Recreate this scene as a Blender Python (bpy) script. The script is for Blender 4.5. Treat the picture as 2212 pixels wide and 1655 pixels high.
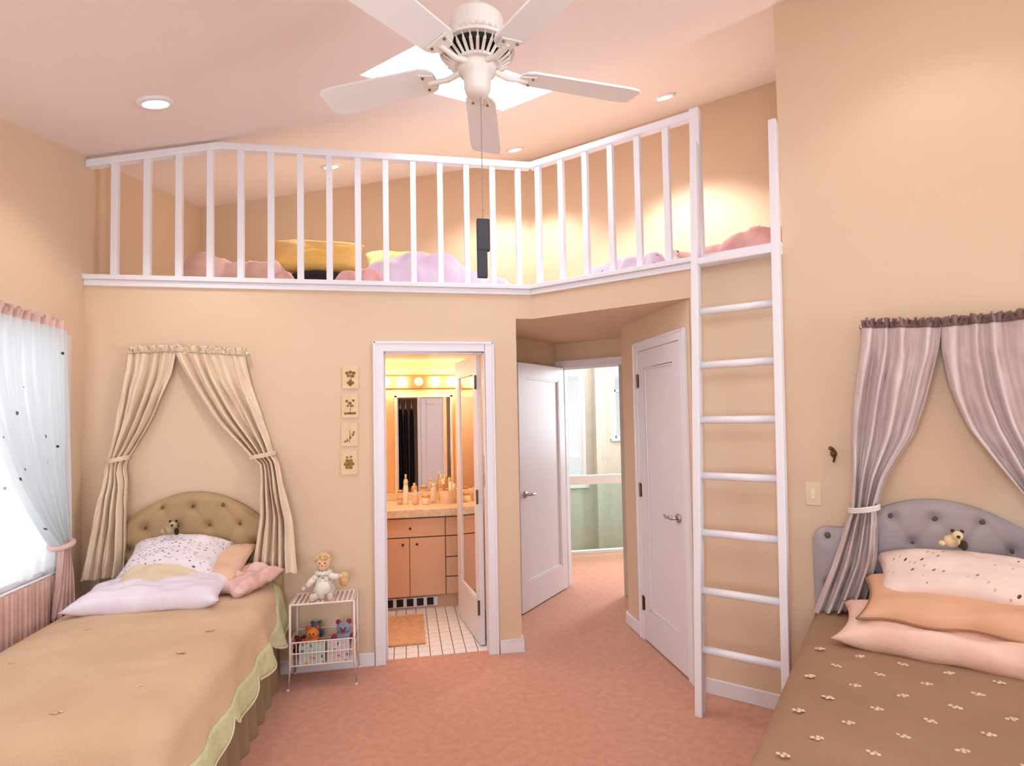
import bpy, bmesh, math, random
from math import sin, cos, pi, sqrt, hypot, radians
from mathutils import Vector, Matrix, noise
for o in list(bpy.data.objects): bpy.data.objects.remove(o)
SC = bpy.context.scene; COL = SC.collection
random.seed(7)
# ------------------------------------------------------------------ camera
W, H = 2212, 1655
CAM = Vector((-0.8691, -3.8489, 1.5783)); FPX = 1231.94; SY = 23.7
CR = Vector((0.982797, -0.183727, -0.018840)); CU = Vector((0.010933, -0.043954, 0.998974)); CF = Vector((0.184367, 0.981994, 0.041189))
cd = bpy.data.cameras.new('camera'); cam = bpy.data.objects.new('camera', cd); COL.objects.link(cam)
cd.sensor_width = 36; cd.lens = FPX / W * 36; cd.shift_y = SY / W; cd.clip_start = .05
cam.matrix_world = Matrix(((CR.x, CU.x, -CF.x, CAM.x), (CR.y, CU.y, -CF.y, CAM.y), (CR.z, CU.z, -CF.z, CAM.z), (0, 0, 0, 1)))
SC.camera = cam
# ------------------------------------------------------------------ world, daylight and added fill, exposure
SC.view_settings.view_transform = 'Standard'; SC.view_settings.look = 'None'
SC.view_settings.exposure = 0.0; SC.view_settings.gamma = 1; SC.view_settings.use_curve_mapping = False
wd = bpy.data.worlds.new('overcast_sky'); SC.world = wd; wd.use_nodes = True
wd.node_tree.nodes['Background'].inputs[0].default_value = (.93, .97, 1, 1)
wd.node_tree.nodes['Background'].inputs[1].default_value = 1.0
S = sqrt(.5)
def area(name, loc, direction, sx, sy, watts, col=(1, 1, 1), up=(0, 0, 1)):
    l = bpy.data.lights.new(name, 'AREA'); l.shape = 'RECTANGLE'; l.size = sx; l.size_y = sy; l.energy = watts; l.color = col
    o = bpy.data.objects.new(name, l); COL.objects.link(o); o.location = loc
    z = -Vector(direction).normalized(); x = Vector(up).cross(z).normalized(); y = z.cross(x)
    o.matrix_world = Matrix(((x.x, y.x, z.x, loc[0]), (x.y, y.y, z.y, loc[1]), (x.z, y.z, z.z, loc[2]), (0, 0, 0, 1)))
    return o
FILL_TINT = (.76, .90, 1)
area('window_daylight', (-3.0, -.95, 1.45), (1, 0, 0), 1.25, 1.3, 14, (.9, .96, 1))
area('rear_fill_light', (-1.75, -5.32, 1.35), (.1, 1, .8), 1.3, 1.3, 92, FILL_TINT)  # added fill from behind the camera, through an invented rear window
area('side_fill_light', (3.32, -4.1, 1.6), (-1, .25, .6), 1.4, 1.5, 142, FILL_TINT)  # added fill from the right, through an invented side window
area('stair_window_daylight', (3.70, 3.0, 2.0), (-1, -.6, -.1), 1.3, 1.9, 260, (.84, .93, 1))
area('stair_ceiling_fill', (1.6, 3.2, 3.64), (0, -.3, -1), 2.2, 1.4, 150, (.84, .93, 1))  # added fill below the closed stairwell ceiling, no skylight is built there
# ------------------------------------------------------------------ pixel -> plane helpers
def ray(u, v): return CF + CR * ((u - W / 2) / FPX) - CU * ((v - H / 2 - SY) / FPX)
def hit(u, v, n, p0):
    d = ray(u, v); n = Vector(n); return CAM + d * ((Vector(p0) - CAM).dot(n) / d.dot(n))
def PA(u, v, off=0): p = hit(u, v, (0, 1, 0), (0, -off, 0)); return p.x, p.z
def PBs(u, v, off=0): p = hit(u, v, (S, S, 0), (-off * S, -off * S, 0)); return (p.x - p.y) * S, p.z
def WA(a, off, z): return Vector((a, -off, z))
def WB(s, off, z): return Vector(((s - off) * S, (-s - off) * S, z))
def ceil(x, y): return 3.81 + .21 * (x + y)
ZL, ZR, ZS, XL, XD = 2.493, 3.371, 2.26, -2.774, .78
def smooth(t): t = max(0, min(1, t)); return t * t * (3 - 2 * t)
def lerp(a, b, t): return a + (b - a) * t
# ------------------------------------------------------------------ materials
def lin(c):
    return tuple(((x / 255) / 12.92 if x / 255 <= .04045 else ((x / 255 + .055) / 1.055) ** 2.4) for x in c) + (1,)
MATS = {}
def mat(name, col, rough=.6, metal=0, col2=None, nscale=8, bump=0, bscale=200, sheen=0, spec=.4, emit=None, estr=0, sss=0, alpha=1):
    if name in MATS: return MATS[name]
    m = bpy.data.materials.new(name); m.use_nodes = True; nt = m.node_tree; b = nt.nodes['Principled BSDF']
    b.inputs['Base Color'].default_value = lin(col); b.inputs['Roughness'].default_value = rough; b.inputs['Metallic'].default_value = metal
    b.inputs['Specular IOR Level'].default_value = spec; b.inputs['Sheen Weight'].default_value = sheen
    tc = nt.nodes.new('ShaderNodeTexCoord')
    c2 = col2 or tuple(max(0, x * .965) for x in col)
    nz = nt.nodes.new('ShaderNodeTexNoise'); nz.inputs['Scale'].default_value = nscale; nz.inputs['Detail'].default_value = 3
    rp = nt.nodes.new('ShaderNodeValToRGB'); rp.color_ramp.elements[0].position = .35; rp.color_ramp.elements[1].position = .65
    rp.color_ramp.elements[0].color = lin(col); rp.color_ramp.elements[1].color = lin(c2)
    nt.links.new(tc.outputs['Object'], nz.inputs['Vector']); nt.links.new(nz.outputs['Fac'], rp.inputs[0]); nt.links.new(rp.outputs[0], b.inputs['Base Color'])
    if bump:
        n2 = nt.nodes.new('ShaderNodeTexNoise'); n2.inputs['Scale'].default_value = bscale; n2.inputs['Detail'].default_value = 2
        bp = nt.nodes.new('ShaderNodeBump'); bp.inputs['Strength'].default_value = bump; bp.inputs['Distance'].default_value = .01
        nt.links.new(tc.outputs['Object'], n2.inputs['Vector']); nt.links.new(n2.outputs['Fac'], bp.inputs['Height']); nt.links.new(bp.outputs[0], b.inputs['Normal'])
    if emit: b.inputs['Emission Color'].default_value = lin(emit); b.inputs['Emission Strength'].default_value = estr
    if sss: b.inputs['Subsurface Weight'].default_value = sss; b.inputs['Subsurface Radius'].default_value = (.02, .015, .01)
    MATS[name] = m; return m
def spots(name, base, cols, scale=14, size=.22, rough=.75, stretch=(1, 1.6, 1), dense=.55):
    """fabric print: scattered small motifs (voronoi cells, some of them coloured)"""
    if name in MATS: return MATS[name]
    m = mat(name, base, rough, bump=.15, bscale=120); nt = m.node_tree; b = nt.nodes['Principled BSDF']
    tc = nt.nodes.new('ShaderNodeTexCoord'); mp = nt.nodes.new('ShaderNodeMapping'); mp.inputs['Scale'].default_value = stretch
    mp.inputs['Rotation'].default_value = (.4, .3, .6)
    vo = nt.nodes.new('ShaderNodeTexVoronoi'); vo.inputs['Scale'].default_value = scale
    lt = nt.nodes.new('ShaderNodeMath'); lt.operation = 'LESS_THAN'; lt.inputs[1].default_value = size
    sp = nt.nodes.new('ShaderNodeSeparateColor'); ga = nt.nodes.new('ShaderNodeMath'); ga.operation = 'LESS_THAN'; ga.inputs[1].default_value = dense
    mu = nt.nodes.new('ShaderNodeMath'); mu.operation = 'MULTIPLY'
    rp = nt.nodes.new('ShaderNodeValToRGB'); rp.color_ramp.interpolation = 'CONSTANT'
    while len(rp.color_ramp.elements) < len(cols): rp.color_ramp.elements.new(.5)
    for i, c in enumerate(cols): rp.color_ramp.elements[i].position = i / len(cols); rp.color_ramp.elements[i].color = lin(c)
    mx = nt.nodes.new('ShaderNodeMix'); mx.data_type = 'RGBA'
    old = b.inputs['Base Color'].links[0].from_socket
    L = nt.links.new
    L(tc.outputs['Object'], mp.inputs[0]); L(mp.outputs[0], vo.inputs['Vector']); L(vo.outputs['Distance'], lt.inputs[0]); L(vo.outputs['Color'], sp.inputs[0])
    L(sp.outputs[0], ga.inputs[0]); L(lt.outputs[0], mu.inputs[0]); L(ga.outputs[0], mu.inputs[1]); L(sp.outputs[1], rp.inputs[0])
    L(mu.outputs[0], mx.inputs[0]); L(old, mx.inputs[6]); L(rp.outputs[0], mx.inputs[7]); L(mx.outputs[2], b.inputs['Base Color'])
    return m
def glassmat(name, tint=(1, 1, 1), fac=.12):
    m = bpy.data.materials.new(name); m.use_nodes = True; nt = m.node_tree; nt.nodes.remove(nt.nodes['Principled BSDF'])
    t = nt.nodes.new('ShaderNodeBsdfTransparent'); t.inputs[0].default_value = tint + (1,)
    g = nt.nodes.new('ShaderNodeBsdfGlossy'); g.inputs['Roughness'].default_value = .02
    mx = nt.nodes.new('ShaderNodeMixShader'); mx.inputs[0].default_value = fac
    nt.links.new(t.outputs[0], mx.inputs[1]); nt.links.new(g.outputs[0], mx.inputs[2]); nt.links.new(mx.outputs[0], nt.nodes['Material Output'].inputs[0]); return m
def sheermat(name, col, trans=.25, dots=None):
    m = bpy.data.materials.new(name); m.use_nodes = True; nt = m.node_tree; nt.nodes.remove(nt.nodes['Principled BSDF'])
    L = nt.links.new
    d = nt.nodes.new('ShaderNodeBsdfDiffuse'); tl = nt.nodes.new('ShaderNodeBsdfTranslucent'); tr = nt.nodes.new('ShaderNodeBsdfTransparent')
    d.inputs[0].default_value = lin(col); tl.inputs[0].default_value = lin(col)
    a = nt.nodes.new('ShaderNodeMixShader'); a.inputs[0].default_value = .5
    b = nt.nodes.new('ShaderNodeMixShader'); b.inputs[0].default_value = trans
    L(d.outputs[0], a.inputs[1]); L(tl.outputs[0], a.inputs[2]); L(a.outputs[0], b.inputs[1]); L(tr.outputs[0], b.inputs[2])
    L(b.outputs[0], nt.nodes['Material Output'].inputs[0])
    if dots:
        tc = nt.nodes.new('ShaderNodeTexCoord'); vo = nt.nodes.new('ShaderNodeTexVoronoi'); vo.inputs['Scale'].default_value = 10
        lt = nt.nodes.new('ShaderNodeMath'); lt.operation = 'LESS_THAN'; lt.inputs[1].default_value = .095
        sp = nt.nodes.new('ShaderNodeSeparateColor'); ga = nt.nodes.new('ShaderNodeMath'); ga.operation = 'LESS_THAN'; ga.inputs[1].default_value = .5
        mu = nt.nodes.new('ShaderNodeMath'); mu.operation = 'MULTIPLY'
        mx = nt.nodes.new('ShaderNodeMix'); mx.data_type = 'RGBA'; mx.inputs[6].default_value = lin(col); mx.inputs[7].default_value = lin(dots)
        L(tc.outputs['Object'], vo.inputs['Vector']); L(vo.outputs['Distance'], lt.inputs[0]); L(vo.outputs['Color'], sp.inputs[0]); L(sp.outputs[0], ga.inputs[0])
        L(lt.outputs[0], mu.inputs[0]); L(ga.outputs[0], mu.inputs[1]); L(mu.outputs[0], mx.inputs[0]); L(mx.outputs[2], d.inputs[0]); L(mx.outputs[2], tl.inputs[0])
    return m
WALL = mat('peach_paint', (227, 199, 171), .8, nscale=1.2, col2=(225, 196, 167), bump=.04, bscale=300)
CEIL = mat('blush_ceiling_paint', (246, 230, 224), .85, nscale=1, col2=(244, 227, 221), bump=.04, bscale=300)
WHITE = mat('white_gloss_paint', (240, 236, 242), .4, col2=(238, 234, 240), nscale=3)
DOORW = mat('white_door_paint', (236, 230, 236), .4, col2=(234, 227, 233), nscale=2)
CARPET = mat('salmon_carpet', (220, 156, 130), .95, col2=(209, 145, 119), nscale=25, bump=.6, bscale=260, sheen=.3, spec=.1)
BATHW = mat('apricot_paint', (230, 188, 138), .7, nscale=1.5)
CHROME = mat('brushed_nickel', (190, 182, 178), .25, 1)
HINGE = mat('antique_brass', (120, 100, 85), .4, 1)
BLACK = mat('black_paint', (18, 17, 18), .6)
MIRROR = mat('mirror_silver', (245, 240, 235), .01, 1, nscale=.5, col2=(245, 240, 235))
GLASS = glassmat('clear_glass')
GREENGLASS = glassmat('greenish_glass', (.82, .92, .89), .1)
# ------------------------------------------------------------------ mesh builder
BASE = {}
class M:
    def __init__(s): s.v = []; s.f = []
    def add(s, v, f):
        n = len(s.v); s.v += [Vector(p) for p in v]; s.f += [tuple(i + n for i in q) for q in f]; return s
    def hexa(s, b, t): return s.add(list(b) + list(t), [(3, 2, 1, 0), (4, 5, 6, 7), (0, 1, 5, 4), (1, 2, 6, 5), (2, 3, 7, 6), (3, 0, 4, 7)])
    def box(s, x0, x1, y0, y1, z0, z1):
        q = [(x0, y0), (x1, y0), (x1, y1), (x0, y1)]; return s.hexa([(x, y, z0) for x, y in q], [(x, y, z1) for x, y in q])
    def mbox(s, fn, a0, a1, o0, o1, z0, z1):   # box in a mapped frame fn(a, o, z)
        q = [(a0, o0), (a1, o0), (a1, o1), (a0, o1)]; return s.hexa([fn(a, o, z0) for a, o in q], [fn(a, o, z1) for a, o in q])
    def seg(s, p, q, th, z0, z1):              # wall: inner face p->q, thickness to the left of p->q ; z1 'c' = up to the ceiling
        d = (Vector(q) - Vector(p)).normalized(); n = Vector((-d.y, d.x)) * th; pts = [Vector(p), Vector(q), Vector(q) + n, Vector(p) + n]
        tz = [(ceil(a.x, a.y) + .03 if z1 == 'c' else z1) for a in pts]
        return s.hexa([(a.x, a.y, z0) for a in pts], [(a.x, a.y, z) for a, z in zip(pts, tz)])
    def prism(s, poly, z0, z1):
        n = len(poly); return s.add([(x, y, z0) for x, y in poly] + [(x, y, z1) for x, y in poly],
            [tuple(range(n))[::-1], tuple(range(n, 2 * n))] + [(i, (i + 1) % n, n + (i + 1) % n, n + i) for i in range(n)])
    def tube(s, path, r, seg=10, cap=True, flat=1):
        path = [Vector(p) for p in path]; n = len(path); rs = r if isinstance(r, (list, tuple)) else [r] * n; vs = []
        up = Vector((0, 0, 1))
        for i, p in enumerate(path):
            t = (path[min(i + 1, n - 1)] - path[max(i - 1, 0)]).normalized()
            a = t.cross(up)
            if a.length < .05: a = t.cross(Vector((0, 1, 0)))
            a.normalize(); b = a.cross(t)
            vs += [p + (a * cos(2 * pi * k / seg) + b * sin(2 * pi * k / seg) * flat) * rs[i] for k in range(seg)]
        fs = [(i * seg + k, i * seg + (k + 1) % seg, (i + 1) * seg + (k + 1) % seg, (i + 1) * seg + k) for i in range(n - 1) for k in range(seg)]
        if cap: fs += [tuple(range(seg))[::-1], tuple(range((n - 1) * seg, n * seg))]
        return s.add(vs, fs)
    def lathe(s, prof, seg=24, c=(0, 0, 0), fn=None):
        c = Vector(c); fn = fn or (lambda p: p); n = len(prof)
        vs = [c + fn(Vector((r * cos(2 * pi * k / seg), r * sin(2 * pi * k / seg), z))) for r, z in prof for k in range(seg)]
        fs = [(i * seg + k, i * seg + (k + 1) % seg, (i + 1) * seg + (k + 1) % seg, (i + 1) * seg + k) for i in range(n - 1) for k in range(seg)]
        return s.add(vs, fs + [tuple(range(seg))[::-1], tuple(range((n - 1) * seg, n * seg))])
    def ball(s, c, r, seg=14, fn=None, lump=0, seed=0):
        c = Vector(c); r = Vector(r) if not isinstance(r, (int, float)) else Vector((r, r, r)); n = seg // 2 + 2; vs = []
        for i in range(n):
            th = pi * (i + .15) / (n - 1 + .3)
            for k in range(seg):
                d = Vector((sin(th) * cos(2 * pi * k / seg), sin(th) * sin(2 * pi * k / seg), cos(th)))
                q = 1 + (lump * noise.noise(d * 2.2 + Vector((seed, seed * 1.7, 0))) if lump else 0)
                p = Vector((d.x * r.x, d.y * r.y, d.z * r.z)) * q; vs.append(c + (fn(p) if fn else p))
        fs = [(i * seg + k, i * seg + (k + 1) % seg, (i + 1) * seg + (k + 1) % seg, (i + 1) * seg + k) for i in range(n - 1) for k in range(seg)]
        return s.add(vs, fs + [tuple(range(seg))[::-1], tuple(range((n - 1) * seg, n * seg))])
    def grid(s, fn, nu, nv, closeu=False):
        vs = [fn(i / nu, j / nv) for j in range(nv + 1) for i in range(nu + (0 if closeu else 1))]; w = nu + (0 if closeu else 1)
        return s.add(vs, [(j * w + i, j * w + (i + 1) % w, (j + 1) * w + (i + 1) % w, (j + 1) * w + i) for j in range(nv) for i in range(nu)])
    def build(s, name, m, parent=None, smooth_=False, bevel=0, solid=0, base=None, sub=0):
        b = Vector(base) if base is not None else (BASE[parent.name] if parent else Vector((0, 0, 0)))
        me = bpy.data.meshes.new(name); me.from_pydata([p - b for p in s.v], [], s.f)
        bm = bmesh.new(); bm.from_mesh(me); bmesh.ops.remove_doubles(bm, verts=bm.verts, dist=1e-5); bmesh.ops.recalc_face_normals(bm, faces=bm.faces); bm.to_mesh(me); bm.free()
        if smooth_: me.polygons.foreach_set('use_smooth', [True] * len(me.polygons))
        me.materials.append(m); o = bpy.data.objects.new(name, me); COL.objects.link(o)
        if parent: o.parent = parent; BASE[o.name] = BASE[parent.name]
        else: o.location = b; BASE[o.name] = b
        if bevel: k = o.modifiers.new('bevel', 'BEVEL'); k.width = bevel; k.segments = 2; k.limit_method = 'ANGLE'
        if solid: k = o.modifiers.new('solid', 'SOLIDIFY'); k.thickness = solid; k.offset = 0
        if sub: k = o.modifiers.new('sub', 'SUBSURF'); k.levels = sub; k.render_levels = sub
        return o
def tag(o, label, cat, group=None):
    o['label'] = label; o['category'] = cat
    if group: o['group'] = group
    return o
def thing(name, label, cat, loc=(0, 0, 0), group=None):
    o = bpy.data.objects.new(name, None); COL.objects.link(o); o.location = loc; BASE[o.name] = Vector(loc); o.empty_display_size = .1
    return tag(o, label, cat, group)
def struct(o): o['kind'] = 'structure'; return o
# ------------------------------------------------------------------ the setting
m = M(); m.prism([(-2.9, -5.5), (3.4, -5.5), (3.4, -3), (XD + 3.0, 2.54), (-.1, 2.54), (-.1, .06), (-2.9, .06)], -.08, 0)
struct(m.build('floor', CARPET))
struct(M().box(-1.75, -.15, .06, 1.75, -.08, -.004).build('floor_bathroom', mat('pale_grout', (150, 120, 110), .8)))
# ceiling: sloped slab around the skylight opening, in (s, t) coordinates
SK = (-.21, .26, -1.33, 0.0)
def WC(s, t, dz=0): x, y = (s + t) * S, (t - s) * S; return Vector((x, y, ceil(x, y) + dz))
m = M()
SK_ADDED = (1.60, 2.07, -3.35, -2.0)                              # added skylight, unseen above the camera, to light the room from above
for s0, s1, t0, t1 in ((-6, SK[0], -7, 2.6), (SK[0], SK[1], -7, SK[2]), (SK[0], SK[1], SK[3], 2.6), (SK[1], SK_ADDED[0], -7, 2.6), (SK_ADDED[0], SK_ADDED[1], -7, SK_ADDED[2]), (SK_ADDED[0], SK_ADDED[1], SK_ADDED[3], 2.6), (SK_ADDED[1], 6, -7, 2.6)):
    m.hexa([WC(a, b) for a, b in ((s0, t0), (s1, t0), (s1, t1), (s0, t1))], [WC(a, b, .08) for a, b in ((s0, t0), (s1, t0), (s1, t1), (s0, t1))])
struct(m.build('ceiling', CEIL))
# left wall with window opening
WY0, WY1, WZ0, WZ1 = -1.62, -.27, .80, 2.10
m = M()
def lw(y0, y1, z0, z1): m.seg((XL, y0), (XL, y1), .14, z0, z1)
lw(-5.3, WY0, 0, 'c'); lw(WY1, 2.05, 0, 'c'); lw(WY0, WY1, 0, WZ0); lw(WY0, WY1, WZ1, 'c')
struct(m.build('wall_left', WALL))
# back wall (bathroom door opening) up to the loft sill
DX0, DX1, DZ = -1.008, -.335, 2.03
m = M(); m.box(XL, DX0 - .02, 0, .12, 0, ZL - .03); m.box(DX1 + .02, -.11, 0, .12, 0, ZL - .03); m.box(DX0 - .02, DX1 + .02, 0, .12, DZ + .02, ZL - .03)
m.prism([(-.11, 0), (0, 0), (.05, .12), (-.11, .12)], ZS + .0015, ZL - .03)
m.box(-.23, -.11, .12, .74, 0, ZS + .05)                 # return of the wall beside the hall
struct(m.build('wall_back', WALL))
# right wall: beam over the hall mouth, wall behind the ladder, tall wall with the second bed
SE = XD / S
m = M(); m.mbox(WB, 0, SE, -.12, 0, ZS, ZL - .03); m.mbox(WB, SE, 1.607, -.12, 0, 0, ZL - .03)
m.mbox(WB, 1.607, 4.3, -.12, 0, 0, 2.4)
q = [WB(1.607, 0, 2.4), WB(4.3, 0, 2.4), WB(4.3, -.12, 2.4), WB(1.607, -.12, 2.4)]
m.hexa(q, [Vector((p.x, p.y, ceil(p.x, p.y) + .03)) for p in q])
struct(m.build('wall_right', WALL))
m = M()
for y0, y1, z0, z1 in ((-5.3, -4.8, 0, 'c'), (-3.4, -2.9, 0, 'c'), (-4.8, -3.4, 0, .85), (-4.8, -3.4, 2.35, 'c')): m.seg((3.04, y0), (3.04, y1), -.12, z0, z1)  # the gap holds the added side window
struct(m.build('wall_far_right', WALL))
# rear wall behind the camera, with an added fill window and the closet opening
m = M()
for x0, x1, z0, z1 in ((-2.9, -2.4, 0, 'c'), (-2.4, -1.1, 0, .7), (-2.4, -1.1, 2.0, 'c'), (-1.1, -1.02, 0, 'c'), (-1.02, -.62, 2.03, 'c'), (-.62, .4, 0, 'c'), (.4, 3.1, 0, 'c')):
    m.seg((x1, -5.0), (x0, -5.0), .12, z0, z1)
m.box(-1.14, -.5, -5.62, -5.56, 0, 2.3); m.box(-1.14, -1.06, -5.6, -5.1, 0, 2.3); m.box(-.58, -.5, -5.6, -5.1, 0, 2.3); m.box(-1.14, -.5, -5.6, -5.1, 2.24, 2.3)
struct(m.build('wall_rear', WALL))
# closet wall in the hall mouth, hall walls, hall end wall with entry opening
HE = 1.9                                                     # hall end wall: x + y = HE
PD = lambda u, v: hit(u, v, (1, 0, 0), (XD, 0, 0))
CY0, CY1 = -.655, -.012                                      # closet door leaf
m = M()
def dw(y0, y1, z0, z1): m.box(XD, XD + .12, y0, y1, z0, z1)
dw(-XD + .02, CY0 - .02, 0, ZS + .05); dw(CY1 + .02, .31, 0, ZS + .05); dw(CY0 - .02, CY1 + .02, DZ + .02, ZS + .05)
h1 = (1.18, .72)
m.seg((XD, .31), h1, -.12, 0, ZS + .05)
m.box(XD + .5, XD + .56, -.8, .2, 0, ZS)                      # closet interior back
struct(m.build('wall_closet', WALL))
hl0, hl1 = (-.11, .71), (.54, 1.36)
m = M(); m.seg(hl0, (hl1[0] + .02, hl1[1] + .02), .1, 0, ZS + .05)
E0, E1 = Vector((.575, 1.325)), Vector((1.165, .735))         # entry opening
ed = Vector((S, -S)); en = Vector((S, S))
def WE(a, o, z): p = E0 + ed * a + en * o; return Vector((p.x, p.y, z))   # frame on the hall end wall
EL = (E1 - E0).length
m.mbox(WE, -.12, -.02, 0, .12, 0, ZS + .3); m.mbox(WE, -.02, EL + .02, 0, .12, DZ + .02, ZS + .3); m.mbox(WE, EL + .02, EL + .3, 0, .12, 0, ZS + .3)
struct(m.build('wall_hall', WALL))
m = M(); m.prism([(-.13, .06), (.10, .06), (XD + .02, -XD + .14), (XD + .1, .3), (1.3, .75), (.6, 1.5), (-.2, .8)], ZS + .003, ZS + .04)
struct(m.build('ceiling_hall', WALL))
# loft floor and loft walls
m = M(); m.prism([(XL, .02), (.05, .02), (2.4, -2.33), (3.7, -1.05), (.47, 2.05), (XL, 2.05)], ZL - .1, ZL - .032); struct(m.build('floor_loft', mat('pale_bounce_carpet', (230, 218, 208), .95, nscale=20, bump=.3)))  # unseen floor coloured pale to bounce light up into the loft
m = M(); m.seg((.55, 2.0), (XL - .1, 2.0), -.12, ZL - .1, 'c'); m.seg((.47, 2.0), (3.4, -.93), .12, ZL - .1, 'c'); m.seg((3.2, -.7), (2.2, -2.3), .1, ZL - .1, 'c')
struct(m.build('wall_loft', WALL))
# bathroom shell
m = M(); m.box(-1.75, -1.65, .12, 1.75, 0, 2.3); m.box(-1.75, -.11, 1.56, 1.68, 0, 2.3); m.box(-.23, -.2, .12, 1.6, 0, 2.3); m.box(-1.7, -.2, .12, .125, DZ + .03, 2.3)
struct(m.build('wall_bathroom', BATHW))
struct(M().box(-1.7, -.2, .12, 1.6, 2.11, 2.16).build('ceiling_bathroom', BATHW))
# stairwell beyond the landing
STW = mat('stairwell_white', (204, 193, 178), .7)
m = M()
for x0, x1, z0, z1 in ((-.3, .9, -2.4, 3.7), (.9, 1.86, -2.4, .5), (.9, 1.86, 3.3, 3.7), (1.86, 2.30, -2.4, 3.7), (2.30, 2.70, -2.4, 1.2), (2.30, 2.70, 2.75, 3.7), (2.70, 3.9, -2.4, 3.7)): m.box(x0, x1, 4.6, 4.7, z0, z1)
m.box(1.98, 2.06, 4.45, 4.6, -2.4, 3.7); m.box(2.06, 2.16, 4.52, 4.6, -2.4, 3.7)
m.box(-.3, -.2, 2.2, 4.7, -2.4, 3.7); m.box(-.3, -.2, 1.7, 2.2, 0, 2.4); m.box(3.8, 3.9, 1.0, 2.2, 0, 2.4); m.box(3.8, 3.9, 2.2, 4.7, -2.4, 3.7)
m.prism([(1.0, .95), (1.4, .6), (3.9, .6), (3.9, 1.0), (1.3, 1.05)], 0, 2.38); m.box(-.3, 3.9, 2.12, 2.2, 2.38, 3.76)
m.box(-.3, 3.9, 2.54, 2.6, -2.4, -.08); m.box(-.3, 3.9, 2.54, 4.7, -2.5, -2.4)
struct(m.build('wall_stairwell', STW)); struct(M().box(-.3, 3.9, 2.12, 4.7, 3.7, 3.76).prism([(-.3, 1.3), (.62, 1.3), (1.3, .62), (3.9, .62), (3.9, 2.2), (-.3, 2.2)], 2.385, 2.392).build('ceiling_stairwell', STW))
# bathroom floor tiles, each one set proud of the grout
tg = mat('white_floor_tile', (244, 238, 236), .25, nscale=30, spec=.5); tile = None; fb = bpy.data.objects['floor_bathroom']
for i in range(13):
    for j in range(13):
        x, y = -1.2 + i * .08, .06 + j * .08
        if tile is None:
            tile = M().box(-.0372, .0372, -.0372, .0372, -.004, 0.003).build('tile', tg, fb, bevel=.0015); t = tile
        else: t = tile.copy(); COL.objects.link(t)
        t.location = (x + .04, y + .04, 0)
# ------------------------------------------------------------------ trims, baseboards, sills
tn = [0]
def trim(mm, bevel=.004, m_=None): tn[0] += 1; return struct(mm.build('trim_%d' % tn[0], m_ or WHITE, bevel=bevel))
m = M(); m.box(XL, .0, -.035, .14, ZL - .03, ZL); m.box(XL, .0, -.018, 0, ZL - .068, ZL - .03)
m.prism([(0, -.035), (.014, -.035), (.05, .14), (0, .14)], ZL - .03, ZL); trim(m)
m = M(); m.mbox(WB, .012, 1.607, -.14, .035, ZL - .03, ZL); m.mbox(WB, 0.012, 1.607, 0, .018, ZL - .068, ZL - .03); trim(m)
BH = .085
bb = lambda mm, nm: struct(mm.build(nm, WHITE, bevel=.004))
m = M(); m.box(XL, DX0 - .07, -.016, 0, 0, BH); m.box(DX1 + .075, -.094, -.016, 0, 0, BH); m.box(-.11, -.094, -.016, .7, 0, BH); bb(m, 'baseboard_back')
m = M(); m.mbox(WB, SE - .016, 4.2, 0, .016, 0, BH); bb(m, 'baseboard_right')
m = M(); m.box(XL, XL + .016, -5, 0, 0, BH); bb(m, 'baseboard_left')
m = M(); m.box(XD - .016, XD, -XD, CY0 - .085, 0, BH); m.box(XD - .016, XD, CY1 + .085, .325, 0, BH); m.seg((XD - .006, .316), h1, .016, 0, BH); bb(m, 'baseboard_closet')
# bathroom door casing + jamb
def casing(fn, a0, a1, ztop, w=.062, d=.018, jamb=.12):
    mm = M(); mm.mbox(fn, a0 - w, a0, 0, d, 0, ztop + w); mm.mbox(fn, a1, a1 + w, 0, d, 0, ztop + w); mm.mbox(fn, a0, a1, 0, d, ztop, ztop + w)
    mm.mbox(fn, a0 - w - .004, a0 - w + .012, 0, d + .006, 0, ztop + w + .004); mm.mbox(fn, a1 + w - .012, a1 + w + .004, 0, d + .006, 0, ztop + w + .004); mm.mbox(fn, a0 - w, a1 + w, 0, d + .006, ztop + w - .012, ztop + w + .004)
    mm.mbox(fn, a0 - .02, a0, -jamb, .002, 0, ztop); mm.mbox(fn, a1, a1 + .02, -jamb, .002, 0, ztop); mm.mbox(fn, a0 - .02, a1 + .02, -jamb, .002, ztop, ztop + .02)
    mm.mbox(fn, a0, a0 + .012, -.075, -.045, 0, ztop); mm.mbox(fn, a0, a1, -.075, -.045, ztop - .012, ztop)
    return trim(mm, .003)
casing(WA, DX0, DX1, DZ)
WD_ = lambda a, o, z: Vector((XD - o, a, z))
casing(WD_, CY0, CY1, DZ)
WE_ = lambda a, o, z: WE(a, -o, z)
casing(WE_, 0, EL, DZ)
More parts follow.
